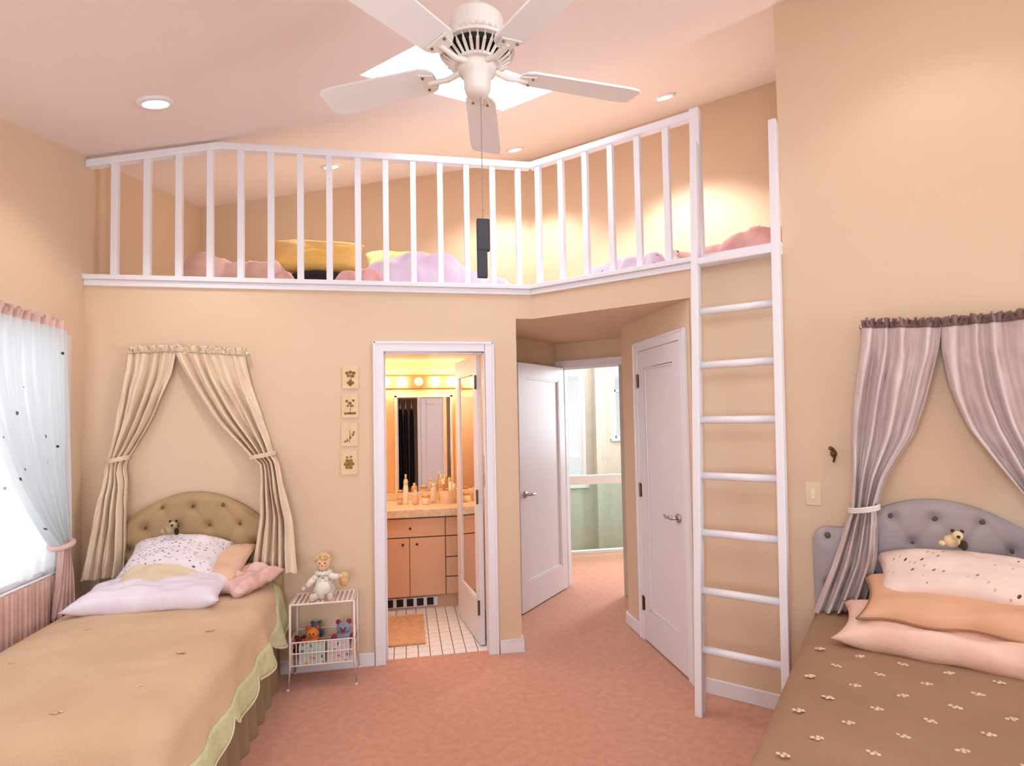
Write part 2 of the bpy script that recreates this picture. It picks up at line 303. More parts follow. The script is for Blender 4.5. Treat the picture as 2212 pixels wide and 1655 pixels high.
# ------------------------------------------------------------------ doors
dn = [0]
def door(fn, w, hh, matd, panel=(.105, .105, .12, .235), th=.035, mirror=False):
    """leaf in frame fn(a, o, z): a 0..w from the hinge, o 0..th (front face at o=th)"""
    dn[0] += 1; a0, a1, zt, zb = panel; mm = M()
    mm.mbox(fn, 0, a0, 0, th, .012, hh); mm.mbox(fn, w - a1, w, 0, th, .012, hh); mm.mbox(fn, a0, w - a1, 0, th, .012, zb); mm.mbox(fn, a0, w - a1, 0, th, hh - zt, hh)
    o = struct(mm.build('door_%d' % dn[0], matd, bevel=.002))
    p = M().mbox(fn, a0 - .005, w - a1 + .005, .010, th - .012, zb - .005, hh - zt + .005)
    p.build('mirror_panel' if mirror else 'recessed_panel', MIRROR if mirror else matd, o)
    k = M(); q = .014                                        # moulding round the panel
    k.mbox(fn, a0, a0 + q, th - .012, th - .002, zb, hh - zt); k.mbox(fn, w - a1 - q, w - a1, th - .012, th - .002, zb, hh - zt); k.mbox(fn, a0, w - a1, th - .012, th - .002, zb, zb + q); k.mbox(fn, a0, w - a1, th - .012, th - .002, hh - zt - q, hh - zt)
    k.build('panel_moulding', matd, o, bevel=.003); return o
def hinges(o, fn, a, off, zs):
    for z in zs:
        mm = M(); mm.tube([fn(a, off, z - .05), fn(a, off, z + .05)], .008, 8); mm.mbox(fn, a - .004, a + .022, off - .008, off - .003, z - .045, z + .045); mm.build('hinge', HINGE, o)
def lever(o, fn, a, off, z, dirn=-1):
    mm = M(); c = fn(a, off, z); ax = fn(a, off + 1, z) - c
    mm.tube([c, c + ax * .012], .028, 16); mm.tube([c, c + ax * .05], .010, 10)
    mm.tube([fn(a, off + .05, z), fn(a + dirn * .03, off + .054, z + .002), fn(a + dirn * .075, off + .052, z - .004), fn(a + dirn * .11, off + .046, z + .004)], [.011, .011, .009, .007], 10)
    mm.build('lever_handle', CHROME, o, smooth_=True)
# closet door: hinge on the far side, closed
fC = lambda a, o, z: Vector((XD - o + .022, CY1 - .003 - a, z)); wC = CY1 - CY0 - .006
o = door(fC, wC, DZ - .003, DOORW); hinges(o, fC, -.002, .04, (.26, 1.05, 1.82)); lever(o, fC, wC - .065, .035, .945)
# entry door, swung into the hall against its left wall
ha = radians(3); hd = Vector((-S, -S)); hd = Vector((hd.x * cos(ha) - hd.y * sin(ha), hd.x * sin(ha) + hd.y * cos(ha))); hn = Vector((-hd.y, hd.x))
HP = E0 + ed * .002 + en * -.022
if hn.dot(ed) < 0: hn = -hn
fH = lambda a, o, z: Vector((HP.x + hd.x * a + hn.x * o, HP.y + hd.y * a + hn.y * o, z))
o = door(fH, EL - .005, DZ - .003, DOORW); lever(o, fH, EL - .075, .035, .95); hinges(o, fH, 0, .02, (.26, 1.05, 1.82))
# bathroom door with mirror, opened inward
ba = radians(97.5); bd = Vector((-cos(pi - ba), sin(ba))); bn = Vector((-bd.y, bd.x))
BP = Vector((DX1 - .006, .135)); bd = Vector((-sin(radians(8.0)), cos(radians(8.0)))); bn = Vector((-bd.y, bd.x))
fB = lambda a, o, z: Vector((BP.x + bd.x * a + bn.x * o, BP.y + bd.y * a + bn.y * o, z))
o = door(fB, DX1 - DX0 - .015, DZ - .003, DOORW, panel=(.10, .10, .12, .30), mirror=True); hinges(o, fB, -.006, .045, (.27, 1.03, 1.83))
M().mbox(lambda a, o_, z: Vector((BP.x - a * .001, .09 + a, z)), -.028, .0, 0, 1, 1.12, 1.2).box(DX1 - .004, DX1 + .001, .06, .085, 1.1, 1.32).build('strike_plate', CHROME, o)
# ------------------------------------------------------------------ skylight (shaft, frame, glowing acrylic pane)
SHAFT = mat('skylight_shaft_white', (248, 244, 242), .6)
def skylight(K, name, strength):
    m = M(); e = .03
    for s0, s1, t0, t1 in ((K[0] - e, K[0], K[2] - e, K[3] + e), (K[1], K[1] + e, K[2] - e, K[3] + e), (K[0], K[1], K[2] - e, K[2]), (K[0], K[1], K[3], K[3] + e)):
        q = ((s0, t0), (s1, t0), (s1, t1), (s0, t1)); m.hexa([WC(a, b, .002) for a, b in q], [WC(a, b, .17) for a, b in q])
    sky = struct(m.build(name, SHAFT)); q = ((K[0], K[2]), (K[1], K[2]), (K[1], K[3]), (K[0], K[3]))
    M().hexa([WC(a, b, .155) for a, b in q], [WC(a, b, .165) for a, b in q]).build('skylight_pane', mat(name + '_acrylic', (250, 250, 250), .5, emit=(228, 243, 255), estr=strength), sky)
skylight(SK, 'window_1', 9); skylight(SK_ADDED, 'window_2', 11)  # the second one is added out of view as a light source
# ------------------------------------------------------------------ windows
wn = [2]
def window(fn, a0, a1, z0, z1, depth=.12, rail=True, mull=False, fm=None):
    """frame fn(a, o, z): o=0 inner wall face, negative = outwards"""
    wn[0] += 1; mm = M(); w = .045
    mm.mbox(fn, a0, a0 + w, -depth, .0, z0, z1); mm.mbox(fn, a1 - w, a1, -depth, .0, z0, z1); mm.mbox(fn, a0, a1, -depth, .0, z1 - w, z1); mm.mbox(fn, a0 - .03, a1 + .03, -depth, .03, z0 - .02, z0 + .025)
    fm = fm or WHITE; o = struct(mm.build('window_%d' % wn[0], fm, bevel=.003))
    zm = (z0 + z1) / 2 - .01; k = M(); r = .035
    spans = [(z0 + .025, zm + .02, -.06), (zm - .02, z1 - w, -.085)] if rail else [(z0 + .025, z1 - w, -.07)]
    for b0, b1, of in spans:
        k = M(); k.mbox(fn, a0 + w, a0 + w + r, of - .012, of + .012, b0, b1); k.mbox(fn, a1 - w - r, a1 - w, of - .012, of + .012, b0, b1); k.mbox(fn, a0 + w, a1 - w, of - .012, of + .012, b0, b0 + r); k.mbox(fn, a0 + w, a1 - w, of - .012, of + .012, b1 - r, b1)
        if mull: am = (a0 + a1) / 2; k.mbox(fn, am - .012, am + .012, of - .01, of + .01, b0, b1)
        sh = k.build('sash', fm, o); M().mbox(fn, a0 + w + .01, a1 - w - .01, of - .003, of + .003, b0 + .01, b1 - .01).build('pane', GLASS, sh)
    return o
window(lambda a, o, z: Vector((XL + o, a, z)), WY0, WY1, WZ0, WZ1, .14)
fR = lambda a, o, z: Vector((a, -5.0 + o, z))
window(fR, -2.4, -1.1, .7, 2.0); window(lambda a, o, z: Vector((3.04 - o, a, z)), -4.8, -3.4, .85, 2.35, mull=True)  # rear and side windows are added, unseen, to let fill light in
window(lambda a, o, z: Vector((a, 4.6 - o, z)), 2.30, 2.70, 1.2, 2.75, .1, mull=True, fm=mat('grey_blue_frame', (196, 204, 208), .5))
window(lambda a, o, z: Vector((a, 4.6 - o, z)), .9, 1.86, .5, 3.3, .1, rail=False)
window(lambda a, o, z: Vector((3.8 - o - .09, a, z)), 2.3, 3.7, 1.0, 3.05, .09)
# closet behind the camera (its clothes show in the bathroom mirror)
fx = lambda a, o, z: Vector((a, -5.0 + o, z))
casing(fx, -1.02, -.62, DZ)
fk = lambda a, o, z: Vector((-.55 + a, -4.985 + o * .6, z))
door(fk, .56, DZ - .02, DOORW)
rd = tag(M().tube([(-1.06, -5.3, 2.02), (-.58, -5.3, 2.02)], .014, 10).build('closet_rail', CHROME, base=(-.82, -5.3, 2.02)), 'steel clothes rail inside the closet facing the bathroom', 'rail')
DRESS = mat('black_cloth', (14, 14, 16), .9); HANG = mat('white_hanger_plastic', (225, 222, 218), .4)
for i, (x, wv) in enumerate(((-.97, .2), (-.86, .22), (-.74, .2))):
    t = thing('black_garment', ['long black garment hanging at the far end of the closet rail', 'long black garment hanging between two others in the closet', 'long black garment hanging next to the white closet door'][i], 'clothing', (x, -5.3, 2.0), 'black clothes reflected in the bathroom mirror')
    def dr(u, v, x=x, wv=wv):
        a = 2 * pi * u; r = lerp(.03, 1, smooth(v / .16)) * (1 + .25 * v); return Vector((x + cos(a) * .034 * r * (1 + .3 * sin(5 * a + v * 2)), -5.3 + sin(a) * wv * r, 1.93 - 1.78 * v))
    M().grid(dr, 24, 14, True).build('garment', DRESS, t, smooth_=True)
    M().tube([(x, -5.3, 2.035), (x, -5.3, 1.96), (x, -5.14, 1.86), (x, -5.08, 1.80)], .008, 6).tube([(x, -5.3, 1.96), (x, -5.46, 1.86)], .008, 6).build('hanger', HANG, t)
# ------------------------------------------------------------------ loft railing
RW = .019; t = thing('loft_railing', 'white painted loft railing with square balusters round the sleeping loft', 'railing', (0, .02, ZL))
kx = -2.02
def railz(x): return ZR if x > kx else ZR - (kx - x) * .22
m = M(); c0 = Vector((-.008, .02, 0)); zt = ZR
def bar(p, q, z0a, z1a, z0b, z1b, w=.03):
    d = (Vector(q) - Vector(p)).normalized(); n = Vector((-d.y, d.x)) * w
    P, Q = Vector(p), Vector(q); m.hexa([(P - n).to_3d() + Vector((0, 0, z0a)), (Q - n).to_3d() + Vector((0, 0, z0b)), (Q + n).to_3d() + Vector((0, 0, z0b)), (P + n).to_3d() + Vector((0, 0, z0a))],
        [(P - n).to_3d() + Vector((0, 0, z1a)), (Q - n).to_3d() + Vector((0, 0, z1b)), (Q + n).to_3d() + Vector((0, 0, z1b)), (P + n).to_3d() + Vector((0, 0, z1a))])
zl = railz(XL)
bar((XL, .02), (kx, .02), zl - .045, zl, ZR - .045, ZR); bar((kx, .02), (.012, .02), ZR - .045, ZR, ZR - .045, ZR)
pB0, pB1 = WB(.0, -.028, 0), WB(1.165, -.028, 0); bar((pB0.x, pB0.y), (pB1.x, pB1.y), ZR - .045, ZR, ZR - .045, ZR)
m.build('handrail', WHITE, t, bevel=.006)
bal = None
for k in range(15):
    x = -2.619 + .1818 * k; z = railz(x) - .03
    M().box(x - RW, x + RW, .02 - RW, .02 + RW, ZL - .002, z).build('baluster', WHITE, t, bevel=.003)
for k in range(6):
    s_ = .063 + .183 * k
    M().mbox(WB, s_ - RW, s_ + RW, -.028 - RW, -.028 + RW, ZL - .002, ZR - .03).build('baluster', WHITE, t, bevel=.003)
M().mbox(WB, 1.130, 1.186, -.056, 0.0, ZL - .002, ZR + .012).build('newel_post', WHITE, t, bevel=.004)
# ------------------------------------------------------------------ ladder
def lo(z): return .262 - .074 * z
t = thing('loft_ladder', 'white wooden ladder leaning up to the loft opening', 'ladder', tuple(WB(1.39, .25, 0)))
for s0 in (1.168, 1.588):
    mm = M(); q = lambda z: [WB(a, o_ + lo(z), z) for a, o_ in ((s0 - .019, -.04), (s0 + .019, -.04), (s0 + .019, .04), (s0 - .019, .04))]
    mm.hexa(q(0), q(3.15)).build('stringer', WHITE, t, bevel=.004)
for i in range(7):
    z = .33 + .3035 * i
    M().tube([WB(1.17, lo(z), z), WB(1.586, lo(z), z)], .021, 12).build('rung', WHITE, t, smooth_=True)
z = 2.435; M().mbox(WB, 1.187, 1.569, lo(z) - .05, lo(z) + .045, z - .018, z + .018).build('top_step', WHITE, t, bevel=.004)
# ------------------------------------------------------------------ ceiling fan
FC = Vector((-.59, -1.78, 2.88)); FW = mat('fan_enamel', (242, 234, 226), .35, nscale=2); FB = mat('fan_blade_white', (246, 243, 244), .45, nscale=2)
t = thing('ceiling_fan', 'cream white ceiling fan with five blades hanging below the skylight', 'ceiling fan', tuple(FC))
zc = ceil(FC.x, FC.y)
M().tube([FC + Vector((0, 0, .14)), (FC.x, FC.y, zc + .02)], .014, 14).build('downrod', FW, t, smooth_=True)
M().lathe([(.02, zc - FC.z - .09), (.05, zc - FC.z - .085), (.065, zc - FC.z - .04), (.068, zc - FC.z + .03)], 24, FC).build('canopy_cup', FW, t, smooth_=True)
M().lathe([(.02, .215), (.085, .205), (.1, .19), (.1, .12), (.11, .105), (.02, .10)], 32, FC).build('motor_housing', FW, t, smooth_=False, bevel=.004)
M().lathe([(.03, .11), (.105, .105), (.125, .075), (.115, .05), (.07, .02), (.03, .018)], 32, FC).build('vent_core', BLACK, t)
gr = M().lathe([(.107, .118), (.113, .118), (.113, .100), (.107, .100)], 40, FC).lathe([(.132, .078), (.142, .078), (.142, .066), (.132, .066)], 40, FC).lathe([(.076, .024), (.086, .024), (.086, .014), (.076, .014)], 40, FC).build('vent_grille', FW, t)
for k in range(30):
    a = 2 * pi * k / 30; d = Vector((cos(a), sin(a), 0))
    M().tube([FC + d * .11 + Vector((0, 0, .11)), FC + d * .137 + Vector((0, 0, .073)), FC + d * .122 + Vector((0, 0, .045)), FC + d * .08 + Vector((0, 0, .018))], .0062, 6).build('grille_rib', FW, gr)
M().lathe([(.03, .02), (.072, .02), (.07, -.012), (.052, -.02), (.05, -.07), (.042, -.092), (.02, -.1), (.004, -.1)], 28, FC).build('switch_housing', FW, t, smooth_=True)
for k in range(5):
    a = radians(7 + 72 * k); d = Vector((cos(a), sin(a), 0)); n = Vector((-sin(a), cos(a), 0)); tl = radians(11)
    wv = n * cos(tl) + Vector((0, 0, sin(tl)))
    prof = [(.17, .03), (.185, .05), (.21, .062), (.35, .066), (.6, .073), (.645, .068), (.66, .055)]
    mm = M(); up = d.cross(wv); up = up if up.z > 0 else -up
    rows = [[FC + d * r + wv * (w_ * s_) + up * h_ + Vector((0, 0, .002)) for s_, h_ in ((-1, -.004), (1, -.004), (1, .004), (-1, .004))] for r, w_ in prof]
    for i in range(len(rows) - 1): mm.hexa(rows[i], rows[i + 1])
    b = mm.build('blade', FB, t)
    mm = M().tube([FC + d * .07 + Vector((0, 0, .005)), FC + d * .12 + Vector((0, 0, -.012)), FC + d * .2 + Vector((0, 0, -.01)) - wv * 0], [.012, .011, .009], 8)
    mm.hexa([FC + d * r + wv * (w_) + up * -.010 for r, w_ in ((.17, -.03), (.225, -.045), (.225, .045), (.17, .03))], [FC + d * r + wv * (w_) + up * -.003 for r, w_ in ((.17, -.03), (.225, -.045), (.225, .045), (.17, .03))])
    mm.build('blade_iron', FW, b, bevel=.002)
    for r, w_ in ((.185, 0), (.212, .03), (.212, -.03)): M().ball(FC + d * r + wv * w_ - up * .011, .0055, 8).build('screw', HINGE, b)
DARK = mat('dark_grey_plastic', (52, 54, 58), .5)
cx = FC + Vector((.012, 0, 0))
cb = M().tube([cx + Vector((0, 0, -.09)), (cx.x, cx.y, 2.31)], .0018, 6).build('pull_cord', mat('grey_cord', (150, 140, 135), .6), t)
mm = M().box(cx.x - .024, cx.x + .024, cx.y - .012, cx.y + .012, 2.195, 2.315); mm.box(cx.x - .024, cx.x + .014, cx.y - .010, cx.y + .010, 2.095, 2.20); mm.build('pull_handle', DARK, cb, bevel=.004)
# ------------------------------------------------------------------ recessed downlights
GLOW = mat('lamp_glow', (255, 250, 240), .5, emit=(255, 244, 226), estr=14)
nrm = Vector((-.21, -.21, 1)).normalized()
def tilt(p):
    x = Vector((1, 0, .21)).normalized(); y = nrm.cross(x); return x * p.x + y * p.y + nrm * p.z
def downlight(x, y, label, watts, size=118, col=(1, .97, .94)):
    c = Vector((x, y, ceil(x, y))); t = thing('recessed_light', label, 'ceiling light', tuple(c), 'recessed ceiling lights')
    M().lathe([(.058, -.004), (.062, -.016), (.086, -.010), (.090, .003), (.058, .003)], 32, c, tilt).build('trim_ring', WHITE, t, smooth_=True)
    M().lathe([(.005, -.011), (.05, -.012), (.059, -.007), (.059, .001)], 28, c, tilt).build('lamp', GLOW, t, smooth_=True)
    l = bpy.data.lights.new('downlight_beam', 'SPOT'); l.energy = watts; l.spot_size = radians(size); l.spot_blend = .55; l.shadow_soft_size = .05; l.color = col
    lo_ = bpy.data.objects.new('downlight_beam', l); COL.objects.link(lo_); lo_.location = c + Vector((0, 0, -.04)); return t
downlight(-2.1, -.74, 'round recessed ceiling light above the tan bed', 22)
downlight(1.2, .31, 'round recessed ceiling light over the loft beside the tall right wall', 120)
downlight(.19, 1.4, 'round recessed ceiling light over the loft above the railing bend', 80)
downlight(-1.46, 1.07, 'round recessed ceiling light over the loft seen between two balusters', 60)
downlight(1.25, -2.02, 'round recessed ceiling light above the mauve draped bed', 9)
# ------------------------------------------------------------------ bathroom
VAN = mat('pinkish_cabinet_laminate', (228, 182, 150), .45, nscale=2); COUNTER = mat('cream_stone_counter', (240, 218, 190), .2, nscale=40, col2=(226, 196, 164)); SEAM = mat('seam_shadow_gap', (130, 95, 75), .8)
VX0, VX1, VY = -1.64, -.235, 1.0
t = thing('vanity_cabinet', 'pale pink bathroom vanity cabinet with doors and drawers', 'cabinet', ((VX0 + VX1) / 2, 1.28, 0))
M().box(VX0, VX1, VY + .02, 1.55, .11, .765).build('carcass', SEAM, t)
tk = M().box(VX0, VX1, VY + .05, VY + .09, 0, .115).build('toe_kick', VAN, t)
KN = mat('bronze_knob', (95, 70, 55), .35, .8)
def front(nm, x0, x1, z0, z1, kx=None, kz=None):
    f = M().box(x0 + .002, x1 - .002, VY, VY + .02, z0 + .002, z1 - .002).build(nm, VAN, t, bevel=.003)
    if kx is not None: M().ball((kx, VY - .012, kz), .011, 10).tube([(kx, VY, kz), (kx, VY - .012, kz)], .005, 8).build('knob', KN, f, smooth_=True)
front('drawer', -1.17, -.55, .6, .755, -.84, .675)
front('cabinet_door', -1.155, -.845, .115, .595, -.90, .545); front('cabinet_door', -.845, -.55, .115, .595, -.785, .545)
front('cabinet_door', VX0, -1.155, .115, .595, -1.2, .545); front('drawer', VX0, -1.17, .6, .755, -1.4, .675)
for z0, z1 in ((.6, .755), (.425, .595), (.262, .42), (.115, .257)): front('drawer', -.548, VX1, z0, z1, -.39, (z0 + z1) / 2)
# floor register in the toe kick
r = thing('floor_register', 'black and white air register in the vanity toe kick', 'vent', (-.85, VY + .05, .02))
M().box(-1.06, -.62, VY + .036, VY + .05, .02, .095).build('register_plate', WHITE, r)
for k in range(5): M().box(-1.04 + k * .083, -.985 + k * .083, VY + .030, VY + .037, .028, .088).build('grille_opening', BLACK, r)
tag(M().box(VX0, VX1, VY - .03, 1.558, .765, .835).build('countertop', COUNTER, bevel=.008, base=(-.93, 1.28, .765)), 'cream stone countertop lying on the bathroom vanity', 'countertop')
tag(M().box(VX0, VX1, 1.535, 1.56, .835, .90).build('backsplash', COUNTER, bevel=.004, base=(-.93, 1.55, .835)), 'low cream backsplash strip behind the bathroom counter', 'backsplash')
t = thing('wall_mirror', 'tall bathroom mirror with pale edges above the vanity', 'mirror', (-.7, 1.555, .90))
M().box(-.945, -.452, 1.548, 1.556, .90, 1.785).build('mirror_glass', MIRROR, t)
FRM = mat('pale_mirror_edge', (250, 226, 196), .2)
M().box(-.965, -.945, 1.54, 1.558, .90, 1.80).build('frame_edge', FRM, t); M().box(-.452, -.43, 1.54, 1.558, .90, 1.80).build('frame_edge', FRM, t); M().box(-.965, -.43, 1.54, 1.558, 1.785, 1.80).build('frame_edge', FRM, t)
t = thing('vanity_light_bar', 'vanity light bar with round globe bulbs above the bathroom mirror', 'light fixture', (-.74, 1.55, 1.92))
M().box(-1.14, -.30, 1.535, 1.56, 1.865, 1.985).build('back_plate', mat('warm_brass_plate', (190, 128, 84), .4, .3), t, bevel=.004)
BULB = mat('lit_globe_bulb', (255, 240, 215), .3, emit=(255, 236, 206), estr=34); BOFF = mat('dim_globe_bulb', (250, 225, 190), .2, emit=(255, 205, 140), estr=1.6)
for k in range(6):
    x = -1.05 + k * .153; mm = M().tube([(x, 1.54, 1.925), (x, 1.505, 1.925)], .022, 12)
    s_ = mm.build('socket', CHROME, t); M().ball((x, 1.462, 1.925), .043 if k != 2 else .04, 18).build('globe_bulb', BULB if k != 2 else BOFF, s_, smooth_=True)
t = thing('bathroom_fill_lamp', 'round flush added lamp, unseen, brightening the bathroom from above the bath mat', 'ceiling light', (-1.25, .55, 2.11))  # added lamp out of view, brightens the tiled floor
M().lathe([(.11, 0), (.115, -.02), (.09, -.035), (.02, -.04)], 24, (-1.25, .55, 2.11)).build('diffuser', mat('fill_lamp_diffuser', (255, 250, 240), .5, emit=(255, 240, 220), estr=60), t, smooth_=True)
# toiletries on the counter
def bottle(x, y, r, h, col, nm, label, neck=True, rough=.3):
    c = Vector((x, y, .835)); t = thing(nm, label, nm.split('_')[-1], tuple(c), None)
    mt = mat('toiletry_%d_%d_%d' % col, col, rough)
    M().lathe([(r * .85, 0), (r, .006), (r, h * .68), (r * .8, h * .76), (r * .38, h * .8)], 18, c).build('body', mt, t, smooth_=True)
    M().lathe([(r * .4, h * .8), (r * .42, h * .8), (r * .42, h), (r * .2, h)], 14, c).build('cap', mat('ivory_cap', (248, 238, 222), .3), t, smooth_=True)
bottle(-.872, 1.28, .022, .21, (250, 244, 230), 'lotion_bottle', 'tall slim white bottle on the bathroom counter')
bottle(-.79, 1.25, .028, .12, (240, 205, 165), 'soap_bottle', 'short apricot bottle on the bathroom counter beside the slim one')
bottle(-.63, 1.30, .024, .17, (245, 222, 190), 'shampoo_bottle', 'medium cream bottle standing near the counter basket')
bottle(-.56, 1.42, .02, .24, (215, 180, 130), 'perfume_bottle', 'slender amber bottle behind the counter basket')
def jar(x, y, r, h, col, label):
    c = Vector((x, y, .835)); t = thing('cosmetic_jar', label, 'jar', tuple(c))
    M().lathe([(r * .9, 0), (r, .006), (r, h * .7), (r * .92, h * .72)], 18, c).build('body', mat('jar_%d%d%d' % col, col, .3), t, smooth_=True); M().lathe([(r * 1.03, h * .72), (r * 1.03, h * .98), (r * .9, h)], 18, c).build('lid', mat('gold_lid', (225, 180, 120), .3, .6), t, smooth_=True)
jar(-.925, 1.30, .025, .06, (235, 195, 160), 'small apricot jar at the left end of the toiletries'); jar(-.70, 1.22, .034, .085, (248, 225, 195), 'squat cream jar in front of the mirror')
t = thing('toiletry_basket', 'cream basket full of toiletries on the bathroom counter', 'basket', (-.5, 1.28, .835))
M().lathe([(.07, 0), (.085, .11), (.09, .115), (.08, .11), (.065, .01)], 22, (-.5, 1.28, .835)).build('basket', mat('cream_wicker', (245, 218, 180), .7, bump=.5, bscale=120), t)
for k in range(5):
    a = 2 * pi * k / 5; M().tube([(-.5 + .035 * cos(a), 1.28 + .035 * sin(a), .85), (-.5 + .055 * cos(a), 1.28 + .055 * sin(a), 1.0 + .02 * (k % 3))], [.016, .014], 10).build('tube', mat('tube_%d' % k, [(250, 240, 225), (225, 170, 120), (250, 230, 200), (190, 130, 90), (250, 245, 235)][k], .4), t, smooth_=True)
m = M(); m.grid(lambda u, v: Vector((lerp(-1.35, -.745, u) + .004 * sin(v * 40), lerp(.255, .86, v), .016 + .004 * noise.noise(Vector((u * 14, v * 14, 3))))), 40, 30); m.box(-1.35, -.748, .258, .857, .003, .013)
tag(m.build('bath_mat', mat('apricot_shag', (222, 176, 138), .95, col2=(210, 160, 122), nscale=30, bump=.8, bscale=120), base=(-1.05, .55, 0)), 'apricot shag bath mat on the white tiled bathroom floor', 'rug')
sw = thing('wall_socket', 'small cream wall socket plate beside the bathroom mirror', 'socket', (-.36, 1.555, 1.0)); M().box(-.395, -.325, 1.55, 1.56, .97, 1.09).build('plate', WHITE, sw, bevel=.003); M().box(-.375, -.345, 1.545, 1.551, .985, 1.075).build('outlet', mat('dark_outlet', (120, 90, 60), .5), sw)
# ------------------------------------------------------------------ glass balustrade on the landing
t = thing('glass_balustrade', 'glass balustrade with white top rail at the stair landing', 'balustrade', (1.2, 2.52, 0))
M().box(.2, 2.6, 2.49, 2.55, 0, .035).build('base_rail', WHITE, t); M().box(.2, 2.6, 2.485, 2.555, .79, .895).build('top_rail', WHITE, t, bevel=.006)
for x0, x1 in ((.2, 1.0), (1.0, 1.8), (1.8, 2.6)): M().box(x0 + .003, x1 - .003, 2.515, 2.525, .03, .80).build('pane', GREENGLASS, t)
# ------------------------------------------------------------------ beds
def ztop(x, hw=.51):
    d = abs(x)
    if d < .37: return 1.0 + .16 * max(0, cos(pi / 2 * d / .37)) ** .85
    r = .07; return .995 - (0 if d < hw - r else r - sqrt(max(0, r * r - (d - hw + r) ** 2)))
BUT = [(x, 1.075) for x in (-.17, 0, .17)] + [(x, .955) for x in (-.44, -.265, -.09, .09, .265, .44)] + [(x, .835) for x in (-.35, -.175, 0, .175, .35)] + [(x, .715) for x in (-.44, -.265, -.09, .09, .265, .44)]
def headboard(fn, hm, bm_, parent):
    hw = .51
    def dep(x, z):
        d = .075
        e = min(hw - abs(x), ztop(x) - z); d -= .03 * (1 - smooth(e / .04))
        for bx, bz in BUT:
            r = hypot(x - bx, z - bz); d -= .028 * math.exp(-(r / .028) ** 2)
        for i, (ax, az) in enumerate(BUT):
            for bx, bz in BUT[i + 1:]:
                L = hypot(bx - ax, bz - az)
                if .1 < L < .16 and abs(az - bz) > .05:
                    tt = max(0, min(1, ((x - ax) * (bx - ax) + (z - az) * (bz - az)) / L ** 2)); q = hypot(x - ax - tt * (bx - ax), z - az - tt * (bz - az)); d -= .007 * math.exp(-(q / .008) ** 2)
        return d
    nu, nv = 84, 60; m = M()
    def f(u, v): x = lerp(-hw, hw, u); z = lerp(.3, ztop(x), v); return fn(x, dep(x, z), z)
    def b(u, v): x = lerp(-hw, hw, u); z = lerp(.3, ztop(x), v); return fn(x, .012, z)
    m.grid(f, nu, nv); m.grid(b, nu, 2)
    m.grid(lambda u, v: fn(lerp(-hw, hw, u), lerp(.012, dep(lerp(-hw, hw, u), ztop(lerp(-hw, hw, u))), v), ztop(lerp(-hw, hw, u))), nu, 1)
    for s_ in (-1, 1): m.grid(lambda u, v: fn(s_ * hw, lerp(.012, dep(s_ * hw, lerp(.3, ztop(s_ * hw), v)), u), lerp(.3, ztop(s_ * hw), v)), 1, nv)
    h = m.build('headboard', hm, parent, smooth_=True)
    for s_ in (-1, 1): M().mbox(fn, s_ * .42 - .03, s_ * .42 + .03, .012, .05, 0, .32).build('headboard_leg', bm_, h)
    for bx, bz in BUT:
        M().ball(fn(bx, dep(bx, bz) + .006, bz), .016, 10).build('button', bm_, h, smooth_=True)
    return h
def bed(fn, label, cat, hm, bm_, skirt_mat, length, hw, top):
    t = thing('twin_bed', label, cat, tuple(fn(0, .9, 0)))
    headboard(fn, hm, bm_, t)
    M().mbox(fn, -hw + .03, hw - .03, .08, length - .03, .30, top - .012).build('mattress', mat('mattress_ticking', (230, 220, 205), .8), t, bevel=.05)
    M().mbox(fn, -hw + .04, hw - .04, .08, length - .04, .1, .3).build('box_spring', mat('box_spring_cloth', (190, 175, 155), .8), t, bevel=.01)
    def sk(u, v):
        Lp = length - .08; P = 2 * Lp + 2 * hw; d = u * P; w = .015 * (.25 + v) * sin(d * 2 * pi / .17 + 1.3 * sin(d * 5)); hh = hw - .0; z = lerp(.36, .004, v)
        if d < Lp: return fn(-hh - w - .01 * v, .08 + d, z)
        if d < Lp + 2 * hw: return fn(-hh + d - Lp, .08 + Lp - .02 + w + .01 * v, z)
        return fn(hh + w + .01 * v, .08 + Lp - (d - Lp - 2 * hw), z)
    M().grid(sk, 420, 6).build('dust_ruffle', skirt_mat, t, smooth_=True)
    return t
